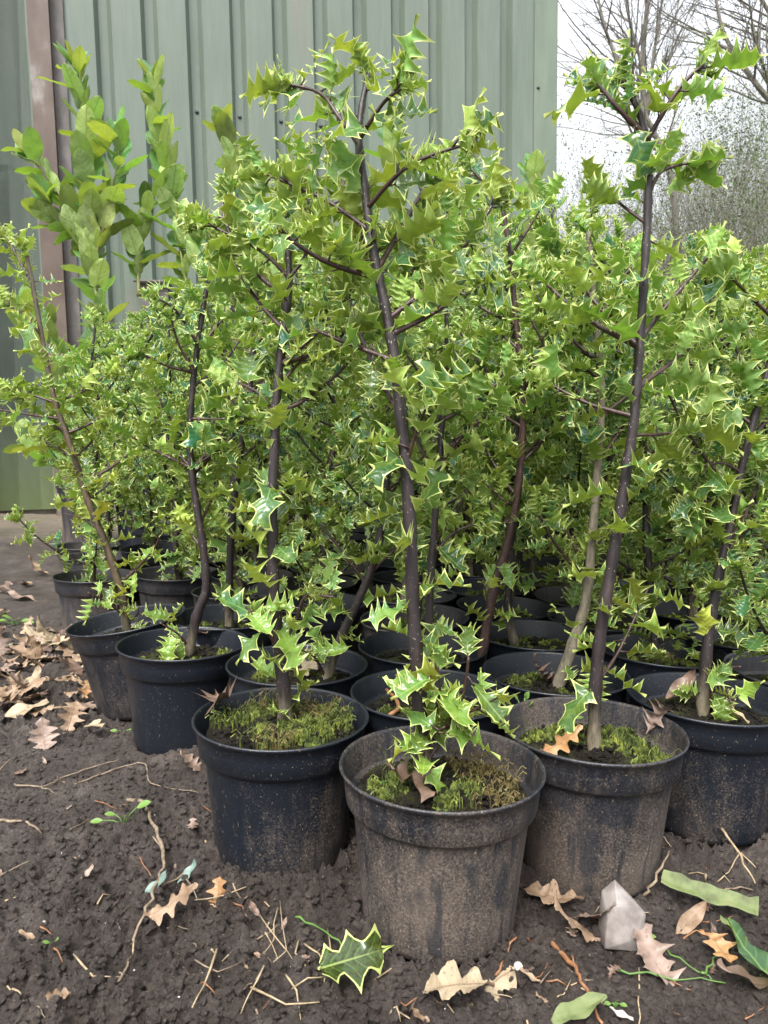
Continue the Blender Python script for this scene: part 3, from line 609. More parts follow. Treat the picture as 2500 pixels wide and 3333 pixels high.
plant('potted_holly', C3(*XY['P9']), [(1200, 1490), (1238, 1390), (1265, 1300), (1280, 1150), (1292, 1000), (1300, 850), (1288, 720), (1280, 600), (1270, 500)], .945, .0090,
      [([(1290, 1000), (1340, 930), (1370, 880)], .003), ([(1297, 900), (1240, 840), (1210, 790)], .003), ([(1285, 700), (1330, 620), (1380, 560)], .003), ([(1285, 680), (1240, 600), (1200, 540)], .003)],
      'pot_c', 'stem_grey', [(-.03, .03, .03), (.04, .02, .03), (-.05, .02, .02), (.0, -.04, .02)], .048, .019, .1,
      'potted holly with the thick pale grey slanting trunk behind the mossy right pot', sprouts=9, mossn=900)
plant('potted_holly', C3(*XY['P10']), [(1115, 1375), (1098, 1310), (1105, 1200), (1112, 1000), (1118, 850), (1110, 720), (1090, 600)], 1.141, .0085,
      [([(1110, 1050), (1060, 960), (1020, 900)], .003), ([(1115, 900), (1170, 830), (1210, 780)], .003)],
      'pot_c', 'stem', [(-.02, .0, .05), (.05, .02, .03)], .048, .019, .1,
      'potted holly in a mossy pot two rows back, right of centre, kinked stem', sprouts=9, mossn=900)
plant('potted_holly', (.06, 1.06, 0), [(1040, 1370), (1065, 1280), (1095, 1180), (1120, 1050), (1130, 900), (1124, 780), (1108, 620), (1095, 500), (1080, 420)], 1.06, .0085,
      [([(1126, 920), (1060, 880), (1010, 850)], .003), ([(1120, 760), (1060, 700), (1020, 640)], .003), ([(1085, 450), (1050, 400), (1010, 360)], .0028), ([(1100, 560), (1150, 480), (1180, 430)], .003), ([(1128, 800), (1190, 720), (1230, 660)], .003)],
      'pot_c', 'branch', [(.03, .0, .03)], .048, .019, .12,
      'potted holly with a reddish brown trunk slanting right, behind the frontmost stem', sprouts=9, mossn=300)
pz = atz(490, 1330, .152)
plant('potted_holly', (pz.x, pz.y, 0), [(494, 1325), (500, 1140), (521, 966), (537, 865), (549, 724), (552, 640), (545, 560)], pz.y, .0085,
      [([(545, 760), (510, 740), (470, 715)], .0034), ([(530, 900), (480, 840), (450, 800)], .003)],
      'pot_c', 'stem', [(.0, -.04, .04), (-.04, 0, .03), (.04, .0, .03)], .050, .02, .1,
      'potted holly with straight dark stem behind the bare stemmed one on the left', sprouts=10, mossn=900)

# generic saplings for the crowded block
def generic(seed, label, lsize=.047):
    random.seed(seed)
    root = empty('potted_holly', (0, 0, 0)); tag(root, label, 'potted holly', 'potted holly saplings')
    pot_mesh('pot', M['pot_c'], root); soil_mesh(root, seed=seed); moss_mesh(root, [(.03, 0, .035), (-.03, .02, .03), (0, -.04, .03)], M['moss'], .123, n=350)
    h = random.uniform(.72, .88); a = random.uniform(0, 6.28); ln = random.uniform(.0, .09); pts = []
    for i in range(7):
        u = i/6; pts.append(Vector((ln*u*math.cos(a)+random.gauss(0, .008), ln*u*math.sin(a)+random.gauss(0, .008), .105+(h-.105)*u)))
    b = MB(); P = stem_tube(b, pts, random.uniform(.0065, .009), .0028, True, 7); lv = Leaves(HT); tf = tint_fn(.55, .10, .15, .5)
    leaves_along(lv, P, .0145, .05, .99, 0, lsize, tf)
    for k in range(random.randint(15, 18)):
        j = random.randint(int(len(P)*.13), len(P)-5); an = k*2.4+random.uniform(-.4, .4); d = Vector((math.cos(an), math.sin(an), random.uniform(.35, 1.0))).normalized(); l_ = random.uniform(.09, .19)*(1.1-.4*j/len(P))
        bp = [P[j], P[j]+d*l_*.4, P[j]+d*l_*.75+Vector((0, 0, l_*.1)), P[j]+d*l_+Vector((0, 0, l_*.25))]
        Q = stem_tube(b, bp, .0027, .0014, True, 5); leaves_along(lv, Q, .0112, .15, .99, 0, lsize*.92, tf)
    b.build('stem', M['stem'], root); lv.build('foliage', [M['holly'], M['edge']], root)
    root['top'] = h+.03
    return root
HID = 'slim potted holly crowded among the others well behind the front rows of black pots'
EDGE = 'short potted holly on the far left edge of the block, pot rim speckled with seedlings'
protos = [generic(300+i, HID) for i in range(6)]
random.seed(41)
spots = []
for c in range(-8, 10):
    x0 = .057+.170*c; y0 = {0: .66, 1: .754, 2: .856, -1: .775, -2: 1.063}.get(c, None)
    if y0 is None: y0 = 1.26+.20*(abs(c)-3) if c < 0 else .95+.097*(c-3)
    for k in range(0, 14):
        y = y0+.195*k
        x = x0+random.uniform(-.012, .012)-.02*k*(1 if c < 0 else 0)*.3; yy = y+random.uniform(-.012, .012)
        if yy > 2.75 or abs(x) > .53*yy+.12: continue
        spots.append((x, yy))
taken = [XY[k] for k in XY] + [(.06, 1.06), (pz.x, pz.y), (p6.x, p6.y)]
left_px = [((132+300)/2, 1240), ((138+294)/2-2, 1192), (195, 1166)]
edge_pts = [atz(205, 1235, .152), atz(213, 1195, .152), atz(190, 1172, .152)]
taken += [(e.x, e.y) for e in edge_pts]
SIL = ([-100, 0, 100, 250, 420, 600, 800, 1000, 1100, 1300, 1420, 1800], [640, 640, 650, 660, 640, 520, 440, 430, 430, 480, 500, 520])   # how tall the growers let each part of the block get
used = [False]*6; k = 0
EDGEL = ['potted holly in a tan muddied pot, nearest of three along the left edge', 'potted holly on the left edge of the block, middle of three muddied pots', 'potted holly on the left edge of the block, farthest of three near the shed']
for e, lb in zip(edge_pts, EDGEL):
    o = copy_tree(protos[k % 6]) if used[k % 6] else protos[k % 6]; used[k % 6] = True
    o.location = (e.x, e.y, 0); o.rotation_euler.z = random.uniform(0, 6.28); o.scale = (.95,)*3; o['label'] = lb
    for ch in o.children:
        if ch.name.startswith('pot'): ch.data = ch.data.copy(); ch.data.materials[0] = M['pot_g']
    k += 1
for (x, y) in spots:
    if any(math.hypot(x-a, y-b) < .165 for a, b in taken): continue
    if 830+x/y*1576 < 250+.18*1576/y*.5: continue
    taken.append((x, y))
    o = copy_tree(protos[k % 6]) if used[k % 6] else protos[k % 6]; used[k % 6] = True
    if 'edge' in o['label'] or 'left' in o['label']: o['label'] = HID
    o.location = (x, y, 0); o.rotation_euler = (random.gauss(0, .02), random.gauss(0, .02), random.uniform(0, 6.28)); o.scale = (1, 1, 1)
    pxx = 830+x/y*1576; top = CAM_H+(965+(pxx-830)*.0136-np.interp(pxx, SIL[0], SIL[1])+random.uniform(-45, 10))/1576*y; sz = min(1.15, max(.55, top/o['top']))
    for ch in o.children:
        ch.scale = (1, 1, 1) if ch.name[:3] in ('pot', 'soi', 'mos') else (1.0, 1.0, sz)
    o['label'] = HID; k += 1
print('hollies', len(taken))

# ------------------------------------------------------------------ laurels behind
def laurel(label, base, shoots, Y, pot_r=.15, pot_h=.27, extra=4, potm='pot_c', lsize=.142):
    root = empty('potted_laurel', base); tag(root, label, 'potted laurel', 'potted cherry laurels by the shed'); inv = Vector(base)
    pot_mesh('pot', M[potm], root, pot_r, pot_h); soil_mesh(root, pot_r*.84, pot_h*.8, 5)
    b = MB(); lv = Leaves(LT)
    def tf(z):
        return (min(1, max(0, .28+random.gauss(0, .22))), random.random(), random.random()*.6)
    for q in shoots:
        bp = [at(x, y, Y+random.uniform(-.03, .03)) - inv for (x, y) in q]
        if q[0][1] > 640: bp = [Vector((random.uniform(-.03, .03), random.uniform(-.03, .03), pot_h*.75))] + bp
        P = stem_tube(b, bp, .0075, .0025, True, 7)
        Lt = sum((P[i+1]-P[i]).length for i in range(len(P)-1))
        leaves_along(lv, P, .0205, .08, .99, 0, lsize, tf, spread=.74, rise=1.2)
    for _ in range(extra):
        a = random.uniform(0, 6.28); d = Vector((math.cos(a)*.3, math.sin(a)*.3, 1)); h = random.uniform(.35, .75)
        P = stem_tube(b, [Vector((0, 0, pot_h*.75)), Vector((0, 0, pot_h))+d*h*.4, Vector((0, 0, pot_h))+d*h], .006, .0025, True, 6)
        leaves_along(lv, P, .026, .1, .99, 0, lsize, tf, spread=.7, rise=.7)
    b.build('stem', M['laurel_stem'], root); lv.build('foliage', [M['laurel'], M['laurel']], root)
g1 = atz(150, 1185, 0); g2 = atz(320, 1180, 0)
laurel('leftmost cherry laurel with broad pale leaves, in the greyish pot by the shed', (g1.x+.08, g1.y, 0), [[(215, 720), (203, 600), (192, 420), (180, 260), (168, 150)], [(212, 620), (140, 440), (60, 330)], [(205, 560), (235, 450), (255, 340), (250, 290)], [(200, 500), (120, 480), (100, 430)], [(150, 1010), (105, 985), (60, 965)]], g1.y+.05, .12, .26, 3, 'pot_g')
laurel('tall cherry laurel shoot right of the leftmost laurel, in a big black pot', (g2.x, g2.y, 0), [[(420, 690), (400, 600), (378, 470), (352, 330), (330, 170)], [(415, 680), (440, 600), (420, 520)], [(300, 640), (300, 520), (330, 430), (355, 400)]], g2.y, .155, .29, 3, 'pot_c')
g3 = Vector((-.68, 3.15, 0)); laurel('cherry laurel showing a single short shoot above the hollies, left of the frontmost stem', g3, [[(560, 640), (545, 520), (515, 380), (490, 290)], [(600, 560), (640, 480), (650, 420)]], 3.15, .14, .27, 2)
laurel('cherry laurel showing its top leaves beside the shed corner', Vector((.70, 3.3, 0)), [[(1120, 640), (1140, 520), (1150, 430), (1152, 380)], [(1100, 600), (1090, 480), (1050, 420)]], 3.3, .14, .27, 2)
laurel('cherry laurel almost hidden behind the upper leaves of the frontmost holly', Vector((.2, 3.3, 0)), [[(930, 640), (940, 520), (960, 420), (950, 360)], [(990, 600), (1000, 500), (985, 440)], [(860, 520), (850, 400), (845, 290)]], 3.3, .14, .27, 2)

# ------------------------------------------------------------------ shed
A = Vector((-2.305, 4.38, 0)); B = Vector((1.271, 5.49, 0)); D = (B-A).normalized(); WL = (B-A).length; NR = Vector((D.y, -D.x, 0))   # NR faces the camera
def wall_t(px, py=300):      # distance along the wall where a photo column meets it
    r = ray(px, py); n = NR; o = Vector((0, 0, CAM_H)); k_ = (A-o).dot(n)/r.dot(n); return ((o+r*k_)-A).dot(D)
WM = Matrix.Translation(A) @ Matrix(((D.x, -NR.x, 0, 0), (D.y, -NR.y, 0, 0), (0, 0, 1, 0), (0, 0, 0, 1)))   # local x along wall, y into it, z up
shed = empty('shed', (0, 0, 0)); shed.matrix_world = WM @ Matrix.Translation((.4, 0, 3.1)) @ Matrix.Rotation(R(-1.7), 4, 'Y') @ Matrix.Translation((-.4, 0, -3.1))
tag(shed, 'green corrugated metal shed filling the background behind the potted plants', 'shed')
TOP = 4.4
def cladding(t0, t1, z0, z1, ribs, y0=0, name='wall_cladding', gw=.037, sw=.024, dp=.048):
    xs = [(t0, y0)]
    for r in ribs: xs += [(r-gw-sw*.5, y0), (r-gw+sw*.5, y0+dp), (r+gw-sw*.5, y0+dp), (r+gw+sw*.5, y0)]
    xs.append((t1, y0)); V = [(x, y, z) for z in (z0, z1) for (x, y) in xs]; n = len(xs)
    F = [(i, i+1, n+i+1, n+i) for i in range(n-1)]
    o = mesh_obj(name, V, F, M['metal'], shed, None, False); return o
t_l = wall_t(58, 0) ; t_m = wall_t(105, 0); t_r = wall_t(135, 0); t_c = wall_t(1148, 300); t_e = wall_t(1196, 300)
first = wall_t(221, 100); last = wall_t(1094, 100); pitch = (last-first)/10
ribs = [first+pitch*i for i in range(11)]
cladding(t_r, t_e-.01, .22, TOP, [r for r in ribs if r < t_c-.05])
cladding(-4.0, t_l-.004, .035, TOP, [t_l-.050-pitch*i for i in range(12)], -.03, 'door_cladding', .028, .016, .035)
b = MB(); b.box((t_l, -.075, -.2), (t_m, .03, TOP)); b.build('steel_post', M['rust'], shed, False)
b = MB(); b.box((t_m+.002, -.02, -.2), (t_r-.002, .05, TOP)); b.build('side_flashing', M['steel'], shed, False)
b = MB(); b.box((t_c, -.008, .2), (t_e+.006, -.004, TOP)); b.box((t_e+.002, -.008, .2), (t_e+.006, .25, TOP-.001)); b.build('corner_flashing', M['metal_trim'], shed, False)
b = MB(); b.box((t_m, .02, -.5), (t_e-.02, .2, .219)); b.build('plinth', M['concrete'], shed, False)
b = MB(); b.box((-4, .0, -.5), (t_l, .12, .034)); b.build('door_sill', M['concrete'], shed, False)
b = MB(); b.box((t_e-.004, .03, .2), (t_e+.0, 6.0, TOP)); b.build('side_wall', M['metal'], shed, False)
b = MB(); b.add([(-4.2, -.2, TOP), (t_e+.2, -.2, TOP), (t_e+.2, 6.2, TOP+.9), (-4.2, 6.2, TOP+.9), (-4.2, -.2, TOP+.06), (t_e+.2, -.2, TOP+.06), (t_e+.2, 6.2, TOP+.96), (-4.2, 6.2, TOP+.96)], [(3, 2, 1, 0), (4, 5, 6, 7), (0, 1, 5, 4), (1, 2, 6, 5), (2, 3, 7, 6), (3, 0, 4, 7)]); b.build('roof', M['roof'], shed, False)
def screw(x, z, y=0.048):
    b = MB(); V = []; 
    prof = [(.013, 0), (.013, -.003), (.008, -.004), (.0075, -.010), (.004, -.012), (.0005, -.012)]
    for (r, q) in prof:
        for j in range(10):
            a = 2*math.pi*j/10; V.append((r*math.cos(a), q, r*math.sin(a)))
    F = [(i*10+j, i*10+(j+1) % 10, (i+1)*10+(j+1) % 10, (i+1)*10+j) for i in range(len(prof)-1) for j in range(10)]
    b.add(V, F); o = b.build('screw', M['screw'], shed); o.location = (x, y, z); return o
zs = (at(528, 258, 4.7).z, )
def wall_z(px, py):
    r = ray(px, py); o = Vector((0, 0, CAM_H)); k_ = (A-o).dot(NR)/r.dot(NR); return (o+r*k_).z
zrow = wall_z(620, 271)
for r in ribs[1:-1]: screw(r, zrow); screw(r, zrow-1.35); screw(r, zrow+1.5)
tx = (t_c+.03)
for zz in (wall_z(1150, 218), wall_z(1150, 3), wall_z(1150, 430), wall_z(1150, -200)): screw(tx, zz, -.008)
cx, cz = wall_t(315, 615), wall_z(315, 612)
b = MB(); b.add([(cx-.10, .0, cz), (cx+.10, 0, cz), (cx+.12, -.13, cz-.035), (cx-.12, -.13, cz-.035), (cx-.10, 0, cz+.012), (cx+.10, 0, cz+.012), (cx+.12, -.135, cz-.025), (cx-.12, -.135, cz-.025)], [(0, 1, 2, 3), (7, 6, 5, 4), (3, 2, 6, 7), (0, 3, 7, 4), (2, 1, 5, 6)])
b.box((cx-.08, -.10, cz-.20), (cx+.08, -.001, cz-.03)); b.build('vent_cowl', M['steel'], shed, False)

# ------------------------------------------------------------------ ground
def graded(lo, hi, step, far, g=1.09):
    a = list(np.arange(lo, hi, step)); x, s = a[-1], step
    while x < far: s = min(s*g, 60); x += s; a.append(x)
    x, s = a[0], step; pre = []
    while x > -far: s = min(s*g, 60); x -= s; pre.append(x)
    return np.array(pre[::-1]+a)
gx = graded(-.66, .56, 0.0021, 900, 1.06); gy = graded(.49, 1.15, 0.0022, 900, 1.06)
X, Y = np.meshgrid(gx, gy); Z = gz(X, Y); nx, ny = len(gx), len(gy)
V = np.stack([X.ravel(), Y.ravel(), Z.ravel()], 1); ii = (np.arange(ny-1)[:, None]*nx+np.arange(nx-1)[None, :]).ravel()
tag(mesh_obj('ground', V, np.stack([ii, ii+1, ii+nx+1, ii+nx], 1), M['ground']), kind='structure')
# loose crumbs of soil, one uncountable layer
icv = ICO[0]; icfn = np.array(ICO[1])
def crumbs(name, n, m_, smin, smax, region, flat=.7):
    VV = []; FF = []; k_ = 0
    while k_ < n:
        px, py = random.uniform(*region[0]), random.uniform(*region[1]); p = atz(px, py, 0)
        if any((p.x-a)**2+(p.y-b)**2 < .074**2 for a, b in taken): k_ += 1; continue
        s = smin+(smax-smin)*random.random()**2.6; v = icv*rng.uniform(.6, 1.25, (12, 1))*s; v[:, 2] *= flat
        a = random.uniform(0, 6.28); cc, ss = math.cos(a), math.sin(a); v = v @ np.array([[cc, -ss, 0], [ss, cc, 0], [0, 0, 1]]); v += np.array([p.x, p.y, float(gz(p.x, p.y))+s*.25])
        VV.append(v); FF.append(icfn+12*len(VV)-12); k_ += 1
    o = mesh_obj(name, np.concatenate(VV), np.concatenate(FF), m_, None, None, False); tag(o, kind='stuff'); return o
tag(crumbs('soil_crumbs', 24000, M['ground'], .0007, .0052, ((-60, 1720), (1330, 2260))), 'loose dark crumbs of soil scattered over the muddy ground', 'soil crumbs')
tag(crumbs('pale_grit', 110, M['white'], .0005, .0018, ((-60, 1720), (1400, 2230))), 'tiny pale grains of grit scattered over the muddy ground', 'grit')

# ------------------------------------------------------------------ litter on the ground
def single_leaf(name, T, length, m_, loc, rz, label, cat, group=None, tilt=(0, 0), z=.004, width=1.0, two=None):
    V, F, MI = T; v = V.copy()*length; v[:, 0] *= width; v[:, 1] -= length*.5; v[:, 2] -= v[:, 2].min()
    lq = np.stack([np.abs(V[:, 0]), np.linspace(0, 1, len(V)), V[:, 0]*0], 1)
    if two is None: o = mesh_obj(name, v, F, m_, lco=lq)
    else: o = mesh_obj(name, v, F, two, None, MI, True, np.tile(np.array([.55, .0, 2.6, 1.0]), (len(v), 1)), lq)
    g = float(gz(loc[0], loc[1])) if len(loc) == 2 else loc[2]
    o.location = (loc[0], loc[1], g+z); o.rotation_euler = (tilt[0], tilt[1], rz)
    return tag(o, label, cat, group)
def G(px, py): p = atz(px, py, 0); return (p.x, p.y)
OT = [bend_template(oak_template(20+i, .23+.03*(i % 3), .1), (.5, -.6, .9, 1.3, .3)[i % 5], i) for i in range(10)]
DT = [bend_template(HT[i], (.7, 1.2, -.6, .4)[i % 4], i) for i in range(8)]
PT = [bend_template(plain_template(40+i, .17, .9, .05, .3, .05), (.4, 1.5, .8)[i % 3], i) for i in range(6)]
hand = [ # px, py, template, size(m), mat, rot deg, tilt, label
 (1195, 1960, OT[0], .062, 'dead', 60, (R(-18), 0), 'tan pointed oak leaf standing between the front pot and the pale stone'),
 (1290, 2010, OT[2], .060, 'dead_pink', -160, (R(20), R(-10)), 'mauve brown oak leaf curled just left of the pale stone'),
 (1230, 2020, OT[3], .055, 'dead', 80, (R(10), R(14)), 'ochre brown oak leaf lying under the mauve one by the front pot'),
 (1045, 2125, OT[4], .066, 'dead_pale', -60, (R(4), R(6)), 'pale buff oak leaf with rounded lobes at the foot of the front pot'),
 (980, 2170, OT[6], .066, 'dead_pale', 70, (0, R(-4)), 'dull pale oak leaf half under the lobed buff leaf at the bottom'),
 (1410, 2070, DT[1], .055, 'dead_pink', 20, (R(10), 0), 'grey brown spiny dead holly leaf below the pale stone'),
 (1530, 2050, OT[1], .048, 'dead_orange', 10, (R(25), R(10)), 'rusty orange oak leaf standing on edge at the lower right'),
 (1530, 1915, PT[1], .036, 'dead_pale', 70, (R(10), R(20)), 'buff curled leaf scrap above the pale green strip at the right'),
 (1490, 1985, PT[2], .045, 'dead', -50, (R(6), R(20)), 'tan leaf sliver beneath the pale green strip at the right'),
 (470, 1945, OT[5], .030, 'dead_orange', 20, (R(35), R(10)), 'orange brown folded leaf standing up left of the front pot'),
 (375, 1990, OT[7], .052, 'dead', -70, (R(6), R(5)), 'tan rounded oak leaf lying on the bare mud left of the front pot'),
 (410, 1665, OT[8], .040, 'dead_pink', 80, (R(5), 0), 'flat pinkish leaf at the foot of the clean black pot'),
 (185, 1495, OT[9], .05, 'dead_orange', 20, (R(30), R(20)), 'orange leaf leaning against the squashed pot'),
 (45, 1555, PT[0], .085, 'dead_pale', -55, (R(5), R(10)), 'long pale dead leaf rolled up at the left edge'),
 (70, 1420, OT[0], .12, 'dead', 90, (R(5), R(8)), 'large tan leaf overlapping others beside the squashed pot'),
 (120, 1400, OT[3], .12, 'dead_pale', 110, (R(8), R(-8)), 'large pale buff leaf topmost in the litter by the squashed pot'),
 (40, 1295, PT[3], .11, 'dead_pink', 85, (R(4), R(5)), 'lone mauve dead leaf on the mud far left, below the shed door'),
 (75, 1238, PT[4], .10, 'dead', 80, (0, R(8)), 'farthest tan dead leaf on the mud at the left'),
 (200, 1590, OT[6], .05, 'dead_pale', 50, (R(12), 0), 'yellowish tan leaf tip sticking up below the squashed pot'),
 (95, 1610, OT[8], .055, 'dead_pink', 30, (R(6), 0), 'mauve leaf on the mud left of the clean black pot, paired with a yellowish one'),
 (60, 2520-500, PT[5], .02, 'dead', 80, (0, 0), 'tiny tan leaf scrap on the bare mud at the far left'),
 (1340, 2195, PT[2], .02, 'white', 80, (0, 0), 'small whitish scrap on the mud at the bottom edge'),
 (1600, 2120, PT[5], .06, 'dead_dark', 100, (R(6), 0), 'dark wet leaf at the right bottom corner of the mud')]
for (px, py, T, s, mm, rz, tl, lb) in hand: single_leaf('dead_leaf', T, s, M[mm], G(px, py), R(rz), lb, 'dead leaf', 'dead leaves on the ground', tl)
random.seed(5); LIT = 'brown dead leaf among the leaf litter left of the squashed pot'
for i in range(58):
    px, py = random.gauss(90, 80), random.gauss(1450, 70)
    if px > 190+ (py-1400)*.35 or px < -60: continue
    single_leaf('dead_leaf', random.choice(OT+PT[:3]+DT[:2]), random.uniform(.035, .085), M[random.choice(('dead', 'dead', 'dead_pink', 'dead_pale', 'dead_dark'))], G(px, py), random.uniform(0, 6.28), LIT, 'dead leaf', 'leaf litter left of the squashed pot', (random.gauss(0, .22), random.gauss(0, .22)), .006)
SCR = 'small brown leaf fragment scattered on the open mud in the foreground'
for i in range(85):
    px, py = random.uniform(0, 1640), random.uniform(1640, 2200); p = G(px, py)
    if any(math.hypot(p[0]-a, p[1]-b) < .085 for a, b in taken): continue
    single_leaf('leaf_fragment', random.choice(OT+PT), random.uniform(.006, .022), M[random.choice(('dead', 'dead_pink', 'dead_dark', 'dead_dark'))], p, random.uniform(0, 6.28), SCR, 'leaf fragment', 'leaf fragments on the mud', (random.gauss(0, .2), random.gauss(0, .2)), .003)
# green fallen leaves
single_leaf('fallen_holly_leaf', HT[6], .062, None, G(762, 2120), R(-68), 'green fallen holly leaf with dark blotches, left of the buff oak leaf', 'holly leaf', None, (R(6), R(30)), .014, 1.0, [M['holly'], M['edge']])
strip = bend_template(template([(i/10, .075+.012*math.sin(i*1.7), .01*math.sin(i), .08+.01*math.cos(i*2.3), .01, 1) for i in range(11)], .01, fold=.25, curl=.02), .35, 3)
single_leaf('fallen_leaf', strip, .088, M['lime'], G(1530, 1955), R(62), 'pale lime green torn leaf strip on the mud at the right', 'fallen leaf', None, (R(-4), R(-26)), .018, 1.25)
single_leaf('fallen_leaf', PT[0], .035, M['lime'], G(1580, 2015), R(30), 'curled green leaf scrap at the lower end of the lime strip', 'fallen leaf', None, (R(10), R(25)), .006, 1.4)
single_leaf('fallen_leaf', PT[2], .07, M['laurel'], G(1625, 2090), R(40), 'green and brown blotched leaf at the right edge of the mud', 'fallen leaf', None, (R(8), R(10)), .006, 1.2)
single_leaf('fallen_leaf', PT[3], .05, M['lime'], G(1250, 2195), R(-70), 'yellow green leaf at the bottom edge, below the front pot', 'fallen leaf', None, (R(4), R(10)), .004)
single_leaf('fallen_leaf', PT[4], .032, M['bluish'], G(350, 1935), R(-75), 'pale bluish green leaf on the mud, left of the orange folded leaf', 'fallen leaf', None, (R(6), R(8)), .004, 1.5)
single_leaf('fallen_leaf', PT[1], .03, M['bluish'], G(415, 1920), R(-55), 'narrow bluish green leaf tip beside the orange folded leaf', 'fallen leaf', None, (R(10), R(8)), .006)

def ground_stick(name, pix, r0, m_, label, cat, group=None, lift=.003, lifts=None, forks=(), straight=False, jit=.0011):
    b = MB()
    def pts_(pp, lf):
        out = []
        for i, (x, y) in enumerate(pp):
            p = atz(x, y, 0); z = float(gz(p.x, p.y))+lift+(lf[i] if lf else 0); 
            if lf and lf[i]: p = atz(x, y, z)
            out.append(Vector((p.x, p.y, z)))
        if straight: return [p.lerp(q, f)+Vector((random.gauss(0, .0006), random.gauss(0, .0006), 0)) for p, q in zip(out, out[1:]) for f in (0, .5)] + [out[-1]]
        return [p+Vector((random.gauss(0, jit), random.gauss(0, jit), random.gauss(0, jit*.5))) for p in spline(out, 5)]
    P = pts_(pix, lifts); n = len(P); b.tube(P, [r0*(1-.55*i/(n-1))*random.uniform(.85, 1.2) for i in range(n)], 6)
    for f in forks:
        P = pts_(f, None); n = len(P); b.tube(P, [r0*.6*(1-.5*i/(n-1)) for i in range(n)], 5)
    return tag(b.build(name, m_), label, cat, group)
random.seed(9)
ground_stick('twig', [(275, 1735), (310, 1745), (330, 1800), (355, 1880), (340, 1935), (310, 2000), (260, 2110), (200, 2175)], .0024, M['twig'], 'long crooked twig curving down the bare mud on the left', 'twig', None, .007, None, [[(350, 1850), (330, 1830)]])
ground_stick('twig', [(1190, 2030), (1240, 2085), (1270, 2150), (1300, 2215)], .0022, M['rtwig'], 'orange brown twig running to the bottom edge, right of the front pot', 'twig', None, .005, None, [[(1240, 2085), (1236, 2060)]])
ground_stick('twig', [(1390, 1940), (1415, 1900), (1445, 1840)], .0018, M['twig'], 'grey twig leaning up behind the pale stone', 'twig', None, .004, [0, .012, .03])
ground_stick('twig', [(440, 1840), (520, 1885), (580, 1960)], .0014, M['straw'], 'pale thin twig sloping away from the foot of the mossy pot', 'twig', None, .004)
ground_stick('twig', [(0, 1775), (60, 1780), (90, 1790)], .0018, M['twig'], 'short pale twig at the left edge of the mud', 'twig', None, .003)
ground_stick('twig', [(30, 1690), (90, 1700), (130, 1680), (180, 1668), (260, 1650)], .0013, M['twig'], 'thin forked twig lying across the mud below the clean black pot', 'twig', None, .003, None, [[(90, 1700), (120, 1715)]])
ground_stick('twig', [(160, 1690), (240, 1670), (310, 1665), (330, 1700), (430, 1720)], .0012, M['twig'], 'thin bent twig between the clean black pot and the crooked twig', 'twig', None, .003)
ground_stick('twig', [(1560, 1790), (1600, 1850), (1640, 1900)], .0016, M['straw'], 'dry stalk crossing others at the right edge', 'twig', None, .006, [.02, .01, 0], [[(1600, 1850), (1659, 1865)], [(1600, 1850), (1570, 1880)]])
ground_stick('twig', [(1535, 1905), (1600, 1912), (1670, 1930)], .0014, M['twig'], 'thin brown twig above the lime leaf strip at the right edge', 'twig', None, .004)
ground_stick('twig', [(1075, 2110), (1110, 2050), (1150, 2030)], .0012, M['rtwig'], 'dark red rootlet bending round the foot of the front pot', 'twig', None, .004)
ground_stick('twig', [(75, 1545), (160, 1533), (180, 1535)], .0026, M['straw'], 'straight pale stick below the leaf litter on the left', 'twig', None, .006)
ground_stick('twig', [(1380, 2080), (1383, 2212)], .0011, M['straw'], 'upright looking straw below the pale stone', 'straw', None, .004)
for i, q in enumerate([[(600, 1960), (575, 2010), (600, 2070)], [(605, 1965), (620, 2050), (590, 2110)], [(600, 2070), (640, 2140), (650, 2200)], [(560, 1990), (600, 2030), (640, 2090)], [(570, 2120), (540, 2150), (520, 2190)], [(655, 2040), (690, 2060), (720, 2090)], [(710, 1980), (715, 2060), (700, 2130)], [(620, 2130), (660, 2115), (720, 2105)], [(470, 2080), (440, 2130), (415, 2200)], [(160, 2075), (200, 2110), (260, 2130)], [(420, 2085), (470, 2100), (520, 2105)], [(290, 2030), (285, 2060), (270, 2085)], [(600, 1985), (590, 2030), (560, 2060)], [(650, 1995), (640, 2060), (660, 2110)], [(545, 2140), (620, 2170), (690, 2190)], [(0, 1885), (40, 1870), (70, 1868)], [(350, 1915), (380, 1900), (420, 1890)], [(420, 1960), (480, 1935), (610, 1912)]]):
    ground_stick('straw', q, random.uniform(.0006, .0011), M[random.choice(('straw', 'straw', 'twig'))], 'thin dry straw in the loose tangle on the mud left of the front pot', 'straw', 'straws on the mud', .005, [0, random.uniform(0, .012), 0], (), True)
TW = 'tiny brown twig bit scattered on the foreground mud'
for i in range(130):
    x, y = random.uniform(-20, 1680), 1500+720*random.random()**.8; a = random.uniform(-.9, .9); l_ = random.uniform(20, 75); p = G(x, y)
    if any(math.hypot(p[0]-c, p[1]-d) < .09 for c, d in taken) or (x > 300 and y < 1700): continue
    ground_stick('twig_bit', [(x, y), (x+l_*.5*math.cos(a), y+l_*.5*math.sin(a)+random.uniform(-6, 6)), (x+l_*math.cos(a), y+l_*math.sin(a))], random.uniform(.0005, .0010), M[random.choice(('twig', 'twig', 'straw', 'rtwig'))], TW, 'twig', 'twig bits on the mud', .003, None, (), True)
for q, lb in (([(1330, 2087), (1420, 2100), (1560, 2115)], 'long green grass blade lying below the pale stone'), ([(1395, 2010), (1450, 2060), (1540, 2110)], 'green grass blade slanting right of the grey brown holly leaf'), ([(1520, 2105), (1545, 2060), (1560, 2020)], 'short grass blade pointing up at the lower right'), ([(640, 1990), (700, 2030), (760, 2080)], 'thin green stalk lying across the straw by the front pot')):
    ground_stick('grass_blade', q, .0011, M['grass'], lb, 'grass', None, .006)
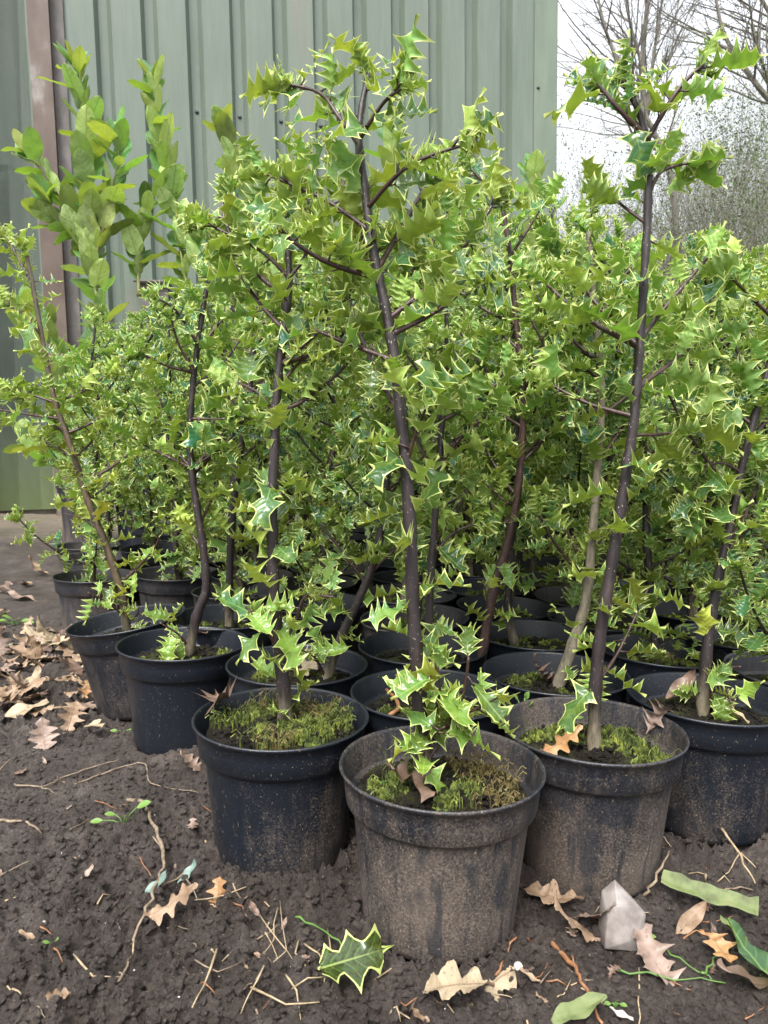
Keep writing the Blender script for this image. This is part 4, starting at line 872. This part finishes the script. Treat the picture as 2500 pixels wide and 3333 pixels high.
def seedling(px, py, leaves, label, size=.014, stem=.02, z0=None):
    size *= .72; stem *= .75
    p = atz(px, py, 0 if z0 is None else z0); base = Vector((p.x, p.y, float(gz(p.x, p.y)) if z0 is None else z0)); root = empty('seedling', base); tag(root, label, 'seedling')
    b = MB(); lv = Leaves(PTS)
    for (dx, dz, ln) in leaves:
        e = Vector((dx*stem, random.uniform(-.3, .1)*stem, dz*stem)); b.tube([Vector((0, 0, -.002)), e*.5+Vector((0, 0, .002)), e], [.0011, .0009, .0007], 5)
        lv.add(e, Vector((dx, random.uniform(-.6, -.1), max(.15, dz*.4))), Vector((0, -.4, 1)), size*ln, (.3, .8, 0))
    b.build('stem', M['grass'], root); lv.build('foliage', [M['sprout'], M['sprout']], root)
PTS = [plain_template(70+i, .3, 1.0, .1, .2, .01) for i in range(3)]
seedling(268, 1775, [(1.2, 1.6, 1.5), (-.8, .8, 1.0), (-1.8, .4, 1.1), (.2, .9, .8)], 'green weed seedling with spoon shaped leaves growing from the bare mud on the left', .017, .018)
seedling(1385, 2020, [(.6, .8, 1), (-.5, .6, .9), (.1, .9, .8)], 'small green seedling at the right foot of the pale stone', .012, .01)
seedling(1330, 2160, [(.6, .6, 1), (-.7, .5, 1), (.1, .9, .6)], 'tiny bright green seedling near the orange twig at the bottom', .009, .007)
seedling(830, 1695, [(.7, .6, 1), (-.7, .6, 1), (.0, .9, .9), (.1, .2, .9)], 'two lobed pale green seedling on the compost of the front pot', .010, .006, .128)
seedling(1130, 1555, [(.3, 3.0, 1.1), (-.8, 2.9, 1.1), (.5, 2.0, 1.2), (-.4, 1.2, 1), (.1, 3.3, .9)], 'upright seedling with round leaves at the left rim of the mossy right pot', .013, .011, .128)
seedling(1235, 1560, [(.7, .8, 1.2), (-.7, .6, 1), (.1, .9, .9)], 'bright green seedling in the middle of the mossy right pot', .011, .008, .13)
seedling(265, 1590, [(.6, .5, 1.2), (-.7, .4, 1)], 'yellowish green sprout at the foot of the clean black pot', .016, .012)
seedling(115, 2050, [(.3, .9, 1), (-.3, .7, .8)], 'thin yellow green sprout on the mud at the lower left', .012, .01)
seedling(30, 1340, [(.8, .4, 1.2), (-.8, .4, 1), (.4, .6, 1), (-.3, .6, 1.1), (1.5, .3, 1), (-1.4, .3, 1)], 'low patch of pale green weed on the mud at the far left', .03, .03)
# dead leaves lying in pots
def potleaf(T, s, m_, px, py, z, rz, tl, lb): p = atz(px, py, z); single_leaf('dead_leaf', T, s, M[m_], (p.x, p.y, z), R(rz), lb, 'dead leaf', 'dead leaves lying in the pots', tl, .003)
potleaf(DT[0], .068, 'dead_dark', 490, 1545, .148, 25, (R(-42), R(-20)), 'large brown curled holly leaf leaning in the mossy pot')
potleaf(OT[7], .050, 'dead_orange', 1215, 1625, .132, -75, (R(12), R(10)), 'orange tan oak leaf at the front rim of the mossy right pot')
potleaf(DT[2], .042, 'dead_pink', 1425, 1590, .135, 15, (R(-30), R(10)), 'small brown spiny leaf at the right rim of the mossy right pot')
potleaf(DT[3], .05, 'dead_dark', 885, 1720, .130, 70, (R(10), R(15)), 'dark spiny dead leaf at the front of the front pot')
potleaf(PT[1], .055, 'dead_dark', 1470, 1500, .14, -55, (R(10), R(25)), 'dark folded leaf in the pot of the leaning holly at the right edge')
potleaf(OT[5], .055, 'dead_pale', 690, 1420, .14, 40, (R(-25), R(8)), 'pale crumpled leaf upright in the pot behind the mossy one')
potleaf(OT[2], .045, 'dead_pale', 665, 1455, .135, -50, (R(10), R(8)), 'flat cream coloured leaf in the pot behind the mossy one')
potleaf(DT[5], .05, 'dead_dark', 1160, 1470, .135, 80, (R(12), R(10)), 'brown spiny leaf on the compost left of the grey trunk')
potleaf(OT[9], .045, 'dead', 1430, 1420, .13, 30, (R(10), R(10)), 'tan leaf in the shaded pot behind the tall upright holly')
potleaf(OT[4], .04, 'dead_pink', 435, 1375, .14, 40, (R(-15), R(10)), 'small mauve leaf beside the bare stem in the clean black pot')
potleaf(PT[2], .03, 'dead_pale', 1590, 1555, .135, 40, (R(10), R(10)), 'small tan leaf scrap in the pot at the right edge')
p = [atz(835, 1490, .135), atz(855, 1510, .138), atz(860, 1530, .138), atz(840, 1545, .135)]
b = MB(); Q = spline(p, 6); b.tube(Q, [.0022*random.uniform(.8, 1.25) for _ in Q], 6); tag(b.build('conifer_sprig', M['rtwig']), 'curled orange brown conifer sprig lying on dark compost behind the front pot', 'sprig')
# stone, shell
def rock(name, m_, loc, sx, label, cat, seed):
    r = random.Random(seed); V = [(-.5, -.35, -.3), (.35, -.45, -.3), (.5, .3, -.3), (-.4, .4, -.3), (-.48, -.3, .5), (-.30, -.42, .85), (.10, -.50, .55), (.42, -.40, .62), (.52, .2, .45), (-.1, .35, 1.15), (-.45, .25, .9), (.25, .3, .85), (.05, -.60, .05), (-.2, .1, 1.25)]
    bm_ = bpy.data.meshes.new(name); import bmesh
    bm = bmesh.new(); vs = [bm.verts.new((x*sx[0], y*sx[1], z*sx[2])) for x, y, z in V]; bmesh.ops.convex_hull(bm, input=vs)
    bmesh.ops.bevel(bm, geom=list(bm.edges), offset=.0007, segments=1, affect='EDGES'); bm.to_mesh(bm_); bm.free(); bm_.materials.append(m_)
    o = bpy.data.objects.new(name, bm_); COL.objects.link(o); o.location = loc; return tag(o, label, cat)
g = G(1340, 2020); rock('stone', M['stone'], (g[0], g[1], .004), (.040, .032, .036), 'pale angular stone propped against the right pot', 'stone', 3).rotation_euler = (R(-8), R(6), R(8))
g = G(1118, 2094); b = MB()
for i in range(26):
    a0, a1 = i*.42, (i+1)*.42; q = lambda a: Vector((.0028*math.exp(-.12*a)*math.cos(a), .0028*math.exp(-.12*a)*math.sin(a)*.6, .0016+.0028*math.exp(-.12*a)*math.sin(a)+.001*a*.1)); r_ = .0022*math.exp(-.10*a0)
    b.tube([q(a0), q(a1)], [r_, r_*.96], 7)
o = b.build('snail_shell', M['white']); o.location = (g[0], g[1], float(gz(*g))+.003); tag(o, 'tiny white snail shell on the mud right of the front pot foot', 'snail shell')

# ------------------------------------------------------------------ trees beyond the shed
def grow(b, twb, p, d, ln, r, lev, maxlev, lv=None, spread=.6, up=.15, kids=(4, 6), gnarl=.25, tips=None):
    n = 5; P = [Vector(p)]; dd = Vector(d).normalized()
    for i in range(n):
        dd = (dd + Vector((random.gauss(0, gnarl), random.gauss(0, gnarl), random.gauss(0, gnarl)+up))*.45).normalized(); P.append(P[-1]+dd*ln/n)
    (b if lev < maxlev-1 else twb).tube(P, [r*(1-.62*i/n) for i in range(n+1)], 6 if lev == 0 else (4 if lev < maxlev-1 else 3), cap=False)
    if lev >= maxlev:
        if tips is not None: tips += P[2:]
        return
    for k_ in range(random.randint(*kids)):
        i = random.randint(1 if lev else 2, n); t = (P[i]-P[i-1]).normalized(); a = random.uniform(0, 6.28); out = Matrix.Rotation(a, 3, t) @ t.orthogonal().normalized()
        grow(b, twb, P[i], t*random.uniform(.5, 1)+out*spread*random.uniform(.6, 1.4), ln*random.uniform(.45, .72), r*(1-.62*i/n)*random.uniform(.45, .7), lev+1, maxlev, lv, spread, up, kids, gnarl, tips)
def leaflets(tips, n, size, m_, parent, name='foliage'):
    V = []; F = []
    for _ in range(n):
        p = random.choice(tips) + Vector((random.gauss(0, .04), random.gauss(0, .04), random.gauss(0, .04))); a = Vector((random.gauss(0, 1), random.gauss(0, 1), random.gauss(0, 1))).normalized(); c = a.orthogonal().normalized(); s = size*random.uniform(.5, 1.3)
        i0 = len(V); V += [p, p+a*s*.5+c*s*.3, p+a*s, p+a*s*.5-c*s*.3]; F.append((i0, i0+1, i0+2, i0+3))
    mesh_obj(name, V, F, m_, parent, None, False)
def bare_tree(label, loc, limbs, r, seed, maxlev=3, group='bare trees beyond the shed', kids=(5, 8)):
    random.seed(seed); root = empty('bare_tree', loc); tag(root, label, 'tree', group); b = MB(); tw = MB(); inv = Vector(loc)
    for q, th, Yd in limbs:
        pts = [at(x, y, Yd)-inv for x, y in q]; P = spline(pts, 5); n = len(P); b.tube(P, [th*(1-.7*i/(n-1)) for i in range(n)], 7)
        for k_ in range(random.randint(*kids)*2):
            i = random.randint(int(n*.25), n-2); t = (P[i+1]-P[i]).normalized(); out = Matrix.Rotation(random.uniform(0, 6.28), 3, t) @ t.orthogonal().normalized()
            grow(b, tw, P[i], t*.8+out*.7, random.uniform(.9, 1.9), th*.32*(1-.6*i/n)+.004, 1, maxlev, None, .55, .10, (3, 5), .2)
    b.build('trunk', M['tree'], root); tw.build('twigs', M['tree'], root)
bare_tree('bare forked tree with its pale trunk rising into the white sky right of the shed', at(1395, 700, 12), [([(1395, 720), (1398, 400), (1392, 250), (1388, 130), (1400, -20), (1405, -200)], .075, 12), ([(1394, 260), (1415, 100), (1440, -60)], .04, 12), ([(1390, 150), (1355, 20), (1350, -120)], .03, 12)], .1, 11)
bare_tree('bare tree leaning left whose limb slopes across the sky beside the shed corner', at(1470, 700, 10.5), [([(1470, 720), (1455, 420), (1415, 290), (1360, 190), (1310, 70), (1285, -40)], .05, 10.5), ([(1420, 300), (1370, 260), (1260, 130)], .025, 10.5)], .1, 12)
bare_tree('bare tree at the right edge with one thick branch reaching down from the upper left', at(1720, 700, 11), [([(1740, 720), (1735, 420), (1690, 260), (1640, 190), (1590, 120), (1560, 60), (1540, -40)], .06, 11), ([(1735, 400), (1720, 150), (1640, -10), (1600, -80)], .05, 11), ([(1700, 280), (1640, 120), (1615, -20)], .03, 11)], .1, 13)
TH = 'twiggy grey brown tree in the tangled hedgerow beyond the shed'
def thicket(seed, leafn, h):
    random.seed(seed); root = empty('hedgerow_tree', (0, 0, 0)); tag(root, TH, 'tree', 'hedgerow trees beyond the shed'); b = MB(); tw = MB(); tips = []
    for k_ in range(4):
        a = random.uniform(0, 6.28); grow(b, tw, (random.gauss(0, .25), random.gauss(0, .25), -.2), (math.cos(a)*.22, math.sin(a)*.22, 1), h*random.uniform(.55, .8), .030, 0, 3, None, .5, .28, (5, 7), .16, tips)
    b.build('trunk', M['brush'], root); tw.build('twigs', M['brush'], root)
    leaflets(tips, int(leafn*2.0), .05, M['bud'], root); return root
tp = [thicket(500+i, (1100, 3200, 500)[i], (7.2, 6.0, 8.2)[i]) for i in range(3)]
random.seed(77); ui = [False]*3; i = 0
for (px, Yd, s) in [(1215, 13, .7), (1250, 17, .8), (1290, 12, .62), (1300, 20, .8), (1345, 15, .6), (1385, 18, .75), (1430, 13, .68), (1450, 19, .95), (1500, 14, .72), (1530, 18, .95), (1570, 13, .7), (1610, 17, 1.05), (1650, 14, .9), (1700, 12, .9), (1180, 17, .7), (1780, 14, 1.1), (1560, 20, 1.1), (1650, 19, 1.15), (1460, 20, .95), (1380, 21, .9), (1260, 19, .85), (1700, 17, 1.1), (1520, 22, 1.1), (1270, 9.5, .5), (1480, 10, .55), (1590, 9.5, .55), (1380, 10.5, .5), (1660, 10, .6)]:
    q = at(px, 935, Yd); o = copy_tree(tp[i % 3]) if ui[i % 3] else tp[i % 3]; ui[i % 3] = True
    o.location = (q.x, q.y, float(gz(q.x, q.y))); o.rotation_euler.z = random.uniform(0, 6.28); o.scale = (s, s, s*random.uniform(.9, 1.1)); i += 1
def conifer(px, Yd, h, label, seed):
    random.seed(seed); q = at(px, 935, Yd); root = empty('conifer', (q.x, q.y, 0)); tag(root, label, 'tree'); b = MB(); b.tube([(0, 0, -.1), (0, 0, h*.6), (0, 0, h)], [.09, .05, .01], 6); tips = []
    for k_ in range(60):
        u = random.uniform(.12, .98); a = random.uniform(0, 6.28); l_ = (1-u)*h*.2+.12; d = Vector((math.cos(a), math.sin(a), .5)); P = [Vector((0, 0, u*h)), Vector((0, 0, u*h))+d*l_*.5, Vector((0, 0, u*h))+d*l_]; b.tube(P, [.012, .008, .004], 3); tips += [P[1].lerp(P[2], random.random()) for _ in range(3)] + [P[0].lerp(P[1], .8)]
    b.build('trunk', M['tree'], root); leaflets(tips, 1600, .10, M['conifer'], root)
conifer(1220, 15, 4.6, 'dark narrow conifer showing just right of the shed corner', 1)
conifer(1330, 18, 4.6, 'dark conifer behind the tip of the tall upright holly', 2)
conifer(1520, 16, 4.2, 'dark conifer in the hedgerow toward the right edge', 3)
